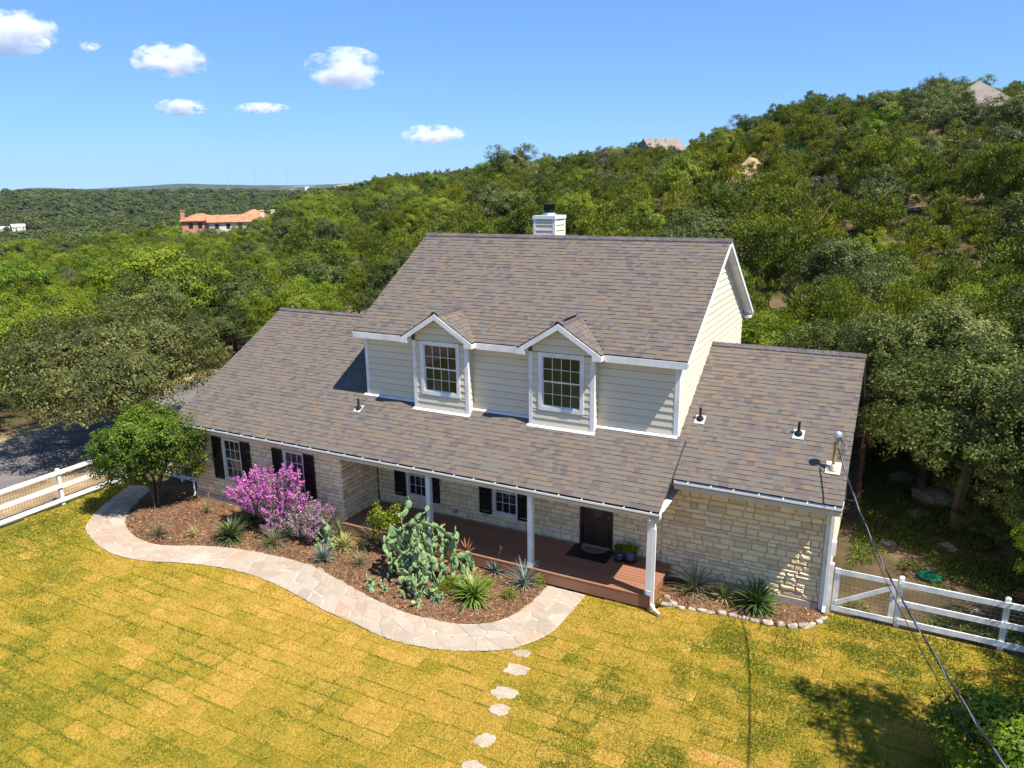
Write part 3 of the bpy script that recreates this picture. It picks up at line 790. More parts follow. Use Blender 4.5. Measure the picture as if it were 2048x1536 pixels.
def emit_shingles():
    ctr = np.array([S.P((a+b)/2, t0) for _, S, a, b, t0, t1, th, ti in SHING])
    wid = np.array([s[3]-s[2] for s in SHING])
    fr = np.array([s[1].us[1] >= -.01 for s in SHING])
    score = np.where(fr, wid, 0)/np.linalg.norm(ctr-CAMP, axis=1)
    order = np.argsort(-score); single = set(order[:300].tolist())
    nt = 16; cache = {}
    V = []; T = []
    UF = [(0,1,5,4),(4,5,6,7),(1,2,6,5),(3,0,4,7)]
    for i, (roof, S, a, b, t0, t1, th, ti) in enumerate(SHING):
        if i in single:
            key = (int(ti*nt), th)
            if key not in cache:
                l = t1-t0
                cache[key] = mesh_np('shingle', [(0,0,-.012),(1,0,-.012),(1,l,-.012),(0,l,-.012),(0,0,th),(1,0,th),(1,l,0),(0,l,0)], UF, MT['shingle'], np.full(4, (key[0]+.5)/nt))
            o = link('shingle', cache[key], roof); m = Matrix.Identity(4); p = S.P(a, t0)
            flip = np.dot(np.cross(S.ux, S.us), S.n) < 0
            ux = -S.ux if flip else S.ux
            if flip: p = S.P(b, t0)
            for r in range(3): m[r][0], m[r][1], m[r][2], m[r][3] = ux[r]*(b-a), S.us[r], S.n[r], p[r]
            o.matrix_local = m
        else:
            q = [S.P(a, t0, -.012), S.P(b, t0, -.012), S.P(b, t1, -.012), S.P(a, t1, -.012), S.P(a, t0, th), S.P(b, t0, th), S.P(b, t1, 0), S.P(a, t1, 0)]
            V.append(q); T.append(ti)
    V = np.array(V); n = len(V)
    Q = (np.array(UF)[None]+np.arange(n)[:, None, None]*8).reshape(-1, 4)
    o = link('shingle_field', mesh_np('shingle_field', V.reshape(-1, 3), Q, MT['shingle'], np.repeat(T, 4)), HOUSE); prop(o, kind='stuff')
emit_shingles()

# --- windows and doors on an upright face: O lower-left corner, ux along, n outward
def face(O, ux, n): 
    O, ux, n = [np.array(q, float) for q in (O, ux, n)]; uz = np.array([0, 0, 1.0])
    return lambda a, z, d=0.0: O+ux*a+uz*z+n*d
def fbox(mb, Fc, a0, a1, z0, z1, d0, d1, t=.5):
    p = Fc(a0, z0, d0); mb.obox(p, Fc(a1, z0, d0)-p, Fc(a0, z1, d0)-p, Fc(a0, z0, d1)-p, t)
def window(Fc, w, h, cols, rows, trim, depth=-.06, trim_d=.035, name='window', sash_at=.5):
    mb = MB()
    for a0, a1, z0, z1 in ((0, w, h-trim, h), (0, w, 0, trim), (0, trim, trim, h-trim), (w-trim, w, trim, h-trim)):
        fbox(mb, Fc, a0, a1, z0, z1, depth-.02, trim_d)
    win = H(mb, name, 'white')
    bk = MB(); fbox(bk, Fc, .01, w-.01, .01, h-.01, depth-.12, depth-.105); H(bk, 'room_shade', 'room', win)
    gw = w-2*trim; gh = h-2*trim; mid = trim+gh*sash_at
    s = MB()
    sf = .024
    for k, (za, zb, dd) in enumerate(((trim, mid, depth-.012), (mid, h-trim, depth+.012))):
        fbox(s, Fc, trim, w-trim, za, za+sf, dd-.015, dd+.018); fbox(s, Fc, trim, w-trim, zb-sf, zb, dd-.015, dd+.018)
        fbox(s, Fc, trim, trim+sf, za+sf, zb-sf, dd-.015, dd+.018); fbox(s, Fc, w-trim-sf, w-trim, za+sf, zb-sf, dd-.015, dd+.018)
        pw = (gw-2*sf)/cols; ph = (zb-za-2*sf)/rows
        for c in range(1, cols): fbox(s, Fc, trim+sf+c*pw-.007, trim+sf+c*pw+.007, za+sf, zb-sf, dd-.004, dd+.012)
        for r in range(1, rows): fbox(s, Fc, trim+sf, w-trim-sf, za+sf+r*ph-.007, za+sf+r*ph+.007, dd-.003, dd+.011)
        for c in range(cols):
            for r in range(rows):
                g = MB(); tl = rnd.uniform(-.003, .003)
                fbox(g, Fc, trim+sf+c*pw+.008, trim+sf+(c+1)*pw-.008, za+sf+r*ph+.008, za+sf+(r+1)*ph-.008, dd-.006, dd-.001+tl*0)
                H(g, 'pane', 'glass', win)
    H(s, 'sash', 'white', win)
    return win
def shutter(Fc, w, h):
    mb = MB(); f = .06
    fbox(mb, Fc, 0, f, 0, h, 0, .04); fbox(mb, Fc, w-f, w, 0, h, 0, .04)
    for z0 in (0, h/2-f/2, h-f): fbox(mb, Fc, f, w-f, z0, z0+f, 0, .038)
    sh = H(mb, 'shutter', 'shutter')
    n = int((h-3*f)/.042)
    lv = MB()
    for k in range(n):
        z = f+.02+k*(h-2*f-.02)/n
        p = Fc(f, z, .006); lv.obox(p, Fc(w-f, z, .006)-p, Fc(f, z+.045, .028)-p, Fc(f, z, .016)-p)
    H(lv, 'louvres', 'shutter', sh)

def wall_boxes(mb, Fc, L, z0, z1, th, openings):
    """slab behind the face with rectangular openings (a0,a1,zb,zt)"""
    a = 0
    for o in sorted(openings):
        if o[0] > a: fbox(mb, Fc, a, o[0], z0, z1, -th, 0)
        if o[2] > z0: fbox(mb, Fc, o[0], o[1], z0, o[2], -th, 0)
        if o[3] < z1: fbox(mb, Fc, o[0], o[1], o[3], z1, -th, 0)
        a = o[1]
    if a < L: fbox(mb, Fc, a, L, z0, z1, -th, 0)

STONES = []
def stone_layout(wall, Fc, L, z0, z1, openings, seed):
    rg = np.random.default_rng(seed)
    z = z0
    while z < z1-.03:
        h = min(rg.choice([.10, .125, .15, .18, .21], p=[.12, .24, .30, .22, .12]), z1-z)
        if z1-z-h < .07: h = z1-z
        a = -rg.uniform(0, .2)
        while a < L:
            w = rg.uniform(.17, .50)*(1.15 if h < .15 else 1.0); b = a+w
            parts = [(a, b, z, z+h)]
            if h > .18 and rg.random() < .35:
                f = rg.uniform(.4, .6)*h; parts = [(a, b, z, z+f), (a, b, z+f, z+h)]
            for a0, a1, zz0, zz1 in parts:
                a0 = max(a0, 0); a1 = min(a1, L)
                segs = [(a0, a1)]
                for o in openings:
                    if zz1 > o[2]+.01 and zz0 < o[3]-.01:
                        ns = []
                        for s0, s1 in segs:
                            if s1 <= o[0] or s0 >= o[1]: ns.append((s0, s1))
                            else:
                                if s0 < o[0]: ns.append((s0, o[0]))
                                if s1 > o[1]: ns.append((o[1], s1))
                        segs = ns
                for s0, s1 in segs:
                    if s1-s0 > .05: STONES.append((wall, Fc, s0+.012, s1-.012, zz0+.012, zz1-.012, rg.uniform(.026, .046), rg.integers(0, 24)))
            a = b
        z += h
def stone_variant(k):
    rg = np.random.default_rng(100+k)
    # unit stone: x 0..1, z 0..1, front +y 1; chamfered, uneven
    def ring(ins, y, j):
        P = []
        for x, z in ((0, 0), (.33, 0), (.67, 0), (1, 0), (1, .5), (1, 1), (.67, 1), (.33, 1), (0, 1), (0, .5)):
            xx = x+(ins if x < .5 else -ins)*(1 if x in (0, 1) else 0)*.55; zz = z+(ins if z < .5 else -ins)*(1 if z in (0, 1) else 0)
            P.append((xx+rg.normal(0, j)*.6, y+rg.normal(0, j*3), zz+rg.normal(0, j*1.3)))
        return P
    j = .030
    V = ring(0, 0, 0)+ring(.02, .45, j)+ring(.15, .95, j*1.2)
    V.append((.5+rg.normal(0, .1), 1.15+rg.normal(0, .12), .5+rg.normal(0, .08)))
    F = []
    for r in (0, 1):
        for i in range(10): F.append((r*10+i, r*10+(i+1) % 10, (r+1)*10+(i+1) % 10, (r+1)*10+i))
    for i in range(10): F.append((20+i, 20+(i+1) % 10, 30))
    return V, F, rg.random()
def emit_stones():
    var = [stone_variant(k) for k in range(24)]
    meshes = [MB().add(v, f, t).mesh('stone', MT['lime']) for v, f, t in var]
    ctr = np.array([Fc((a+b)/2, (z0+z1)/2) for _, Fc, a, b, z0, z1, d, k in STONES])
    area = np.array([(s[3]-s[2])*(s[5]-s[4]) for s in STONES])
    onx = np.array([ (1.0 if (c[0] > -2.0 or c[1] < -1) else .75) for c in ctr])
    order = np.argsort(-area*onx/np.linalg.norm(ctr-CAMP, axis=1)**2); single = set(order[:300].tolist())
    mb = MB()
    for i, (wall, Fc, a, b, z0, z1, d, k) in enumerate(STONES):
        p = Fc(a, z0, -.004); ax = Fc(b, z0, -.004)-p; az = Fc(a, z1, -.004)-p; ay = (Fc(a, z0, 1)-Fc(a, z0, 0))*(d+.004)
        if i in single:
            o = link('stone', meshes[k], wall); m = Matrix.Identity(4)
            for r in range(3): m[r][0], m[r][1], m[r][2], m[r][3] = ax[r], ay[r], az[r], p[r]
            o.matrix_local = m
        else:
            v, f, t = var[k]
            V = [p+ax*x+ay*y+az*z for x, y, z in v]
            mb.add(V, f if np.dot(np.cross(ax, ay), az) > 0 else [q[::-1] for q in f], t)
    o = H(mb, 'stone_field', 'lime'); prop(o, kind='stuff')

def build_ground_floor():
    # porch wall and wing wall: one plane, y = .03 behind the stones
    L = XR-XI
    Fc = face((XI, .03, 0), (1, 0, 0), (0, -1, 0))
    wins = [(-8.70, -7.88), (-5.52, -4.68)]
    ops = [(a-XI, b-XI, .78, 2.26) for a, b in wins]+[(-2.66-XI, -1.66-XI, .40, 2.50)]
    mb = MB(); wall_boxes(mb, Fc, L, 0, 3.05, .2, ops); w1 = H(mb, 'stone_wall', 'mortar')
    ops2 = ops+[(0, .0, 0, 0)]
    # stones: porch part up to the ceiling, wing part up to its soffit
    stone_layout(w1, Fc, 9.6, .40, 2.70, ops, 51)
    Fw = face((-.25, .03, 0), (1, 0, 0), (0, -1, 0)); stone_layout(w1, Fw, XR-.10+.25, .20, 3.0, [], 52)
    m = MB(); m.box((-.3, -.035, -.1), (XR-.12, .03, .195)); H(m, 'foundation', 'concrete')
    for a, b in wins:
        Fi = face((a, .03, .78), (1, 0, 0), (0, -1, 0)); window(Fi, b-a, 1.48, 3, 2, .055, depth=-.03, trim_d=.03)
        for sx in (a-.45, b+.03): shutter(face((sx, -.008, .76), (1, 0, 0), (0, -1, 0)), .42, 1.50)
        m = MB(); m.box((a-.03, -.05, .725), (b+.03, .028, .778)); H(m, 'window_sill', 'lime')
    # door
    Fd = face((-2.66, .03, .40), (1, 0, 0), (0, -1, 0))
    m = MB()
    fbox(m, Fd, 0, .07, 0, 2.1, -.1, .02); fbox(m, Fd, .93, 1.0, 0, 2.1, -.1, .02); fbox(m, Fd, .07, .93, 2.02, 2.1, -.1, .02)
    d = H(m, 'front_door', 'door'); d['label'] = 'dark stained front door with an oval glass'
    m = MB(); fbox(m, Fd, .075, .925, .01, 2.015, -.09, -.05)
    for a, b, c, e in ((.14, .42, .12, .62), (.58, .86, .12, .62)): fbox(m, Fd, a, b, c, e, -.05, -.035)
    H(m, 'door_leaf', 'door', d)
    for r0, r1, nm, mt, dd in ((.0, 1.0, 'door_glass', 'oval', -.04), ):
        m = MB(); P = [Fd(.5+.21*math.cos(t), 1.32+.46*math.sin(t), -.048) for t in np.linspace(0, 2*math.pi, 24, endpoint=False)]
        m.prism(P, (0, -.012, 0)); H(m, nm, mt, d)
    m = MB(); m.tube([Fd(.5+.225*math.cos(t), 1.32+.475*math.sin(t), -.038) for t in np.linspace(0, 2*math.pi, 29)], .018, 6); H(m, 'door_glass_moulding', 'door', d)
    m = MB(); p = Fd(.87, 1.0, -.03); m.lathe([(.0, -.03), (.03, -.02), (.035, 0), (.03, .02), (0, .03)], 10, (p[0], p[1]-.03, p[2])); H(m, 'door_handle', 'brass', d)
    # projecting bay, front wall
    Fb = face((XL, YL+.03, 0), (1, 0, 0), (0, -1, 0)); Lb = XI-XL
    bw = [(-14.95, -14.10), (-12.20, -11.35)]
    ops = [(a-XL, b-XL, .93, 2.40) for a, b in bw]
    mb = MB(); wall_boxes(mb, Fb, Lb-.03, 0, 2.66, .2, ops); w2 = H(mb, 'stone_wall', 'mortar')
    stone_layout(w2, Fb, Lb, .24, 2.60, ops, 53)
    m = MB(); m.box((XL-.02, YL-.01, -.1), (XI-.6, YL+.03, .235)); H(m, 'foundation', 'concrete')
    for a, b in bw:
        Fi = face((a, YL+.03, .93), (1, 0, 0), (0, -1, 0)); window(Fi, b-a, 1.47, 3, 2, .055, depth=-.03, trim_d=.03)
        for sx in (a-.45, b+.03): shutter(face((sx, YL-.008, .92), (1, 0, 0), (0, -1, 0)), .42, 1.49)
    # bay side wall towards the porch (faces +x)
    Fs = face((XI-.03, YL+.03, 0), (0, 1, 0), (1, 0, 0))
    mb = MB(); fbox(mb, Fs, .2, -YL-.03, 0, 2.66, -.2, 0); w3 = H(mb, 'stone_wall', 'mortar')
    stone_layout(w3, face((XI-.03, YL+.0, 0), (0, 1, 0), (1, 0, 0)), -YL+.0, .24, 2.64, [], 54)
    emit_stones()
    # plain end and back walls
    zr = lambda y, z0, s, yr: z0
    m = MB()
    m.prism([(XR, .04, 0), (XR, 7.3, 0), (XR, 7.3, zw(.16)-.12), (XR, 3.731, 5.70), (XR, .04, zw(.04)-.16)], (-.18, 0, 0))
    H(m, 'wing_end_wall', 'siding')
    m = MB()
    for k in range(13):
        z0 = .25+k*.19; m.obox((XR+.002, .06, z0), (0, 7.2, 0), (.004, 0, .19), (.018, 0, -.0))
    H(m, 'end_wall_lap_board', 'siding')
    m = MB(); m.prism([(XL, YL+.04, 0), (XL, 9.0, 0), (XL, 9.0, 2.75), (XL, 3.6, 5.70), (XL, YL+.04, 2.75)], (.18, 0, 0)); H(m, 'bay_end_wall', 'siding')
    m = MB(); m.box((XL+.19, 8.8, 0), (-8.0, 9.0, 2.75)); m.box((-7.99, 8.1, 0), (0, 8.29, 5.9)); m.box((.01, 7.1, 0), (XR-.19, 7.29, 3.6)); H(m, 'back_wall', 'siding')
    # white corner board at the end of the wing and its downspout
    m = MB(); m.box((XR-.10, -.03, .02), (XR+.03, .05, 2.98)); H(m, 'corner_board', 'white')
    # soffits, fascia, porch ceiling and beam
    m = MB(); m.box((-17.0, -2.06, 2.58), (.24, -2.03, 2.755)); m.box((.26, -.895, 2.99), (4.185, -.865, 3.195)); H(m, 'eave_fascia', 'beige')
    m = MB(); m.box((-17.0, -2.03, 2.60), (XI-.01, YL+.02, 2.625)); m.box((.26, -.865, 3.005), (4.185, -.0, 3.03)); H(m, 'soffit', 'white')
    m = MB(); m.box((XI-.02, -1.70, 2.66), (.235, .02, 2.685)); H(m, 'porch_ceiling', 'white')
    m = MB(); m.box((XI-.02, -1.86, 2.52), (.20, -1.71, 2.70)); H(m, 'porch_beam', 'white')
    for px in (-6.62, -3.357, -.036):
        m = MB(); s = .07
        m.box((px-s, -1.79-s, .40), (px+s, -1.79+s, 2.53)); m.box((px-s-.012, -1.79-s-.012, .40), (px+s+.012, -1.79+s+.012, .52))
        H(m, 'porch_post', 'white')
    # deck
    n = 13; d0, d1 = -1.93, -.045; bwid = (d1-d0)/n
    m = MB(); m.box((XI+.03, -1.88, .05), (.01, -.06, .355)); fr = H(m, 'deck', 'deck')
    m = MB(); m.box((XI+.02, -1.92, .06), (.035, -1.885, .352)); H(m, 'deck_skirt', 'deck', fr)
    for k in range(n):
        m = MB(); y0 = d0+k*bwid; xe = .06+rnd.uniform(-.006, .006)
        m.box((XI+.015, y0+.006, .361), (xe, y0+bwid-.008, .40+rnd.uniform(-.0015, .0015)), rnd.random()); H(m, 'deck_board', 'deck', fr)
build_ground_floor()

def gutter(x0, x1, y, z, step, seed):
    """K-style trough in front of the fascia, top rim at z, back at y"""
    m = MB(); w, h, t = .115, .10, .006
    prof = [(0, 0), (0, -h), (-.07, -h), (-w, -.045), (-w, 0), (-w+.014, 0), (-w+.014, -.035), (-.072, -h+.012), (-t, -h+.012), (-t, 0)]
    m.prism([(x0, y+a, z+b) for a, b in prof], (x1-x0, 0, 0))
    for x in (x0, x1-.006): m.prism([(x, y+a, z+b) for a, b in ((0, 0), (0, -h), (-.07, -h), (-w, -.045), (-w, 0))], (.006, 0, 0))
    g = H(m, 'gutter', 'gutter')
    m = MB(); m.box((x0+.01, y-.095, z-h+.014), (x1-.01, y-.008, z-.045)); H(m, 'gutter_fill', 'gutterfill', g)  # dark box filling the lower part of the trough
    rg = random.Random(seed); x = x0+.35
    while x < x1-.1:
        m = MB(); m.box((x-.012, y-w+.002, z+.001), (x+.012, y+.10, z+.008)); H(m, 'gutter_hanger', 'gutter', g); x += step*rg.uniform(.85, 1.15)
    return g
gutter(-17.02, .27, -2.066, 2.80, .62, 3)
gutter(.275, 4.20, -.899, 3.235, .62, 4)

def downspouts():
    m = MB(); w = .035
    P = [(.02, -2.13, 2.70), (.02, -2.13, 2.62), (.10, -1.97, 2.42), (.115, -1.96, 2.30), (.115, -1.96, .30), (.118, -1.97, .20), (.20, -2.02, .10)]
    for a, b in zip(P[:-1], P[1:]): m.bar(a, b, .075, .075, up=(0, 1, 0) if abs(b[2]-a[2]) > .2 and abs(b[0]-a[0]) < .05 else (0, 0, 1))
    H(m, 'downspout', 'gutter')
    m = MB(); m.bar((.20, -2.02, .10), (.34, -2.06, .05), .085, .085); H(m, 'downspout_mouth', 'cream')
    m = MB(); P = [(3.98, -.93, 3.13), (3.98, -.80, 3.00), (3.985, -.09, 2.78), (3.985, -.075, 2.68), (3.985, -.075, .2), (3.985, -.16, .06)]
    for a, b in zip(P[:-1], P[1:]): m.bar(a, b, .075, .06, up=(0, 1, 0) if abs(b[2]-a[2]) > .5 else (0, 0, 1))
    H(m, 'downspout', 'gutter')
    m = MB(); P = [(XL-.05, YL-.06, 2.66), (XL-.05, YL-.06, .10), (XL-.04, YL-.12, .05)]
    for a, b in zip(P[:-1], P[1:]): m.bar(a, b, .045, .045, up=(0, 1, 0) if abs(b[2]-a[2]) > .5 else (0, 0, 1))
    H(m, 'downspout', 'gutter')
    # small fixtures on the walls
    for x, y, z, nm in ((-6.85, .0, .62, 'outlet_box'), (-3.1, .0, 1.72, 'porch_light'), (.55, .0, .62, 'hose_tap')):
        m = MB()
        if nm == 'outlet_box': m.box((x-.06, -.07, z-.06), (x+.06, .01, z+.06)); m.box((x-.07, -.08, z+.055), (x+.07, .0, z+.07)); H(m, nm, 'galv')
        elif nm == 'porch_light': m.lathe([(.02, 0), (.05, .03), (.055, .16), (.03, .2), (.005, .24)], 8, (x, -.09, z)); m.box((x-.03, -.05, z+.06), (x+.03, .02, z+.16)); H(m, nm, 'black')
        else: m.tube([(x, .02, z), (x, -.09, z), (x, -.12, z-.05)], .018, 6); m.lathe([(.035, 0), (.035, .012)], 8, (x, -.06, z+.03)); H(m, nm, 'galv')
    m = MB(); m.box((XR+.03, .30, 1.42), (XR+.16, .48, 1.78)); H(m, 'meter_box', 'white')
downspouts()

def planks(S_name, Fc, a0, a1, z0, z1, e, mat='siding', lo=None, hi=None):
    """lap boards on an upright face; lo/hi: functions z -> limits along the face"""
    z = z0; k = 0
    while z < z1-.01:
        zt = min(z+e, z1)
        A0 = lo(z) if lo else a0; A1 = hi(z) if hi else a1
        B0 = lo(zt) if lo else a0; B1 = hi(zt) if hi else a1
        if A1-A0 > .02:
            if B1-B0 < .02: B0 = B1 = (A0+A1)/2; B1 += .01
            m = MB(); t = .010; b = .030
            V = [Fc(A0, z+.014, 0), Fc(A1, z+.014, 0), Fc(B1, zt, 0), Fc(B0, zt, 0), Fc(A0, z+.014, b), Fc(A1, z+.014, b), Fc(B1, zt, t), Fc(B0, zt, t)]
            F = BOXF
            nrm = np.cross(V[1]-V[0], V[3]-V[0]); out = V[4]-V[0]
            m.add(V, F if np.dot(nrm, out) > 0 else [f[::-1] for f in F], rnd.random())
            H(m, 'siding_board', mat, S_name)
        z = zt; k += 1

def build_upper():
    e = .205
    # structural box of the upper storey
    m = MB(); m.box((XUL, YU, zm(YU)-.25), (XUR-.15, YU+.15, 6.0))
    m.prism([(XUR, YU+.001, 4.0), (XUR, 8.3, 3.0), (XUR, 8.3, 6.25), (XUR, 4.342, 8.70), (XUR, YU+.001, 6.15)], (-.15, 0, 0))
    m.prism([(XUL+.001, YU+.151, 4.0), (XUL+.001, 8.3, 3.0), (XUL+.001, 8.3, 6.25), (XUL+.001, 4.342, 8.70), (XUL+.001, YU+.151, 6.15)], (.15, 0, 0))
    wall = H(m, 'upper_wall', 'sheath_shade')
    Fu = face((0, YU, 0), (1, 0, 0), (0, -1, 0)); zb = zm(YU)+.02
    for a, b in ((XUL+.09, DORM[0][0]), (DORM[0][1], DORM[1][0]), (DORM[1][1], XUR-.09)):
        planks(wall, Fu, a, b, zb, 5.93, e)
    # right gable (faces +x): along y; lower limit follows the wing roof, upper the rake
    Fg = face((XUR, 0, 0), (0, 1, 0), (1, 0, 0))
    def lo(z): 
        l = YU+.09
        if z > 6.10: l = max(l, (z-6.10)/SL_U-.10)
        return l
    def hi(z):
        h = 8.28
        if z > 5.95: h = min(h, 8.78-(z-5.95)/SL_U)
        if z < 5.88:
            h = min(h, 3.73+.0) if False else h
        return h
    planks(wall, Fg, 0, 0, 3.95, 8.72, e, lo=lo, hi=hi)
    Fl = face((XUL, 0, 0), (0, 1, 0), (-1, 0, 0))
    planks(wall, Fl, 0, 0, 4.2, 8.72, .41, lo=lo, hi=hi)
    # corner boards, base flashing
    m = MB(); m.box((XUL-.03, YU-.032, zb-.05), (XUL+.09, YU+.03, 5.93)); H(m, 'corner_board', 'white')
    m = MB(); m.box((XUR-.09, YU-.032, zb-.05), (XUR+.032, YU+.09, 5.93)); H(m, 'corner_board', 'white')
    for a, b in ((XUL-.12, DORM[0][0]), (DORM[0][1], DORM[1][0]), (DORM[1][1], XUR+.03)):
        m = MB(); m.obox((a, YU-.11, zm(YU-.11)+.022), (b-a, 0, 0), (0, .08, .08*SL_M), (0, 0, .018)); H(m, 'base_flashing', 'white')
    for d0, d1 in DORM:
        xc = (d0+d1)/2; zf = zm(YF)+.02
        m = MB(); Fd = face((0, YF, 0), (1, 0, 0), (0, -1, 0))
        wx0, wx1, wz0, wz1 = xc-.685, xc+.685, 4.37, 6.03
        z_e = 6.13
        m.prism([(d0, YF, zf-.3), (d1, YF, zf-.3), (d1, YF, wz0), (d0, YF, wz0)], (0, .12, 0))
        m.box((d0, YF, wz0), (wx0+.02, YF+.12, wz1)); m.box((wx1-.02, YF, wz0), (d1, YF+.12, wz1))
        m.prism([(d0, YF, wz1), (d1, YF, wz1), (d1, YF, 6.27), (xc, YF, 6.80), (d0, YF, 6.27)], (0, .12, 0))
        m.box((d0, YF+.12, zf-.2), (d0+.1, YU, 6.2)); m.box((d1-.1, YF+.12, zf-.2), (d1, YU, 6.2))
        dw = H(m, 'dormer_wall', 'sheath_shade')
        planks(dw, Fd, d0+.09, d1-.09, zf, wz0, e)
        nz = wz0+0
        planks(dw, Fd, d0+.09, wx0, wz0, wz1, e); planks(dw, Fd, wx1, d1-.09, wz0, wz1, e)
        planks(dw, Fd, 0, 0, wz1, 6.74, e, lo=lambda z: max(d0+.09, xc-(6.80-z)/.63+.0), hi=lambda z: min(d1-.09, xc+(6.80-z)/.63))
        for x, s in ((d0, -1), (d1, 1)):
            Fs = face((x, 0, 0), (0, 1, 0), (s, 0, 0)); planks(dw, Fs, YF+.06, YU-.0, zf+.02, 6.12, e)
            m = MB(); m.box((min(x-s*.09, x+s*.028), YF-.03, zf-.03), (max(x-s*.09, x+s*.028), YF+.06, 6.02)); H(m, 'corner_board', 'white', dw)
        window(face((wx0, YF, wz0), (1, 0, 0), (0, -1, 0)), wx1-wx0, wz1-wz0, 4, 2, .115, depth=-.02, trim_d=.045)
        m = MB(); m.obox((d0-.07, YF-.11, zm(YF-.11)+.022), (d1-d0+.14, 0, 0), (0, .10, .10*SL_M), (0, 0, .02)); H(m, 'base_flashing', 'white', dw)
    # chimney
    x0, x1, y0, y1 = -7.01, -6.16, 6.0, 6.92
    m = MB(); m.box((x0+.03, y0+.03, 7.0), (x1-.03, y1-.03, 9.36)); ch = H(m, 'chimney', 'sheath_shade')
    Fa = face((0, y0+.03, 0), (1, 0, 0), (0, -1, 0)); planks(ch, Fa, x0+.1, x1-.1, 7.6, 9.33, .19)
    Fb = face((x1-.03, 0, 0), (0, 1, 0), (1, 0, 0)); planks(ch, Fb, y0+.1, y1-.1, 7.6, 9.33, .19)
    m = MB()
    for x in (x0, x1-.1):
        for y in (y0, y1-.1): m.box((x, y, 7.3), (x+.1, y+.1, 9.36))
    m.box((x0-.02, y0-.02, 9.34), (x1+.02, y1+.02, 9.46)); H(m, 'chimney_trim', 'white', ch)
    m = MB(); cx, cy = (x0+x1)/2, (y0+y1)/2
    m.lathe([(.28, 9.46), (.24, 9.53), (.16, 9.56)], 14, (cx, cy, 0)); H(m, 'flue_base', 'galv', ch)
    m = MB(); m.lathe([(.14, 9.55), (.14, 9.60), (.19, 9.60), (.19, 9.64)], 12, (cx, cy, 0))
    for k in range(12):
        a = k*math.pi/6; m.bar((cx+.19*math.cos(a), cy+.19*math.sin(a), 9.62), (cx+.19*math.cos(a), cy+.19*math.sin(a), 9.84), .018, .018, up=(1, 0, 0.01))
    m.lathe([(.15, 9.62), (.15, 9.82)], 12, (cx, cy, 0))
    m.lathe([(.26, 9.82), (.27, 9.85), (.20, 9.87)], 14, (cx, cy, 0)); H(m, 'flue_cap', 'black', ch)
build_upper()

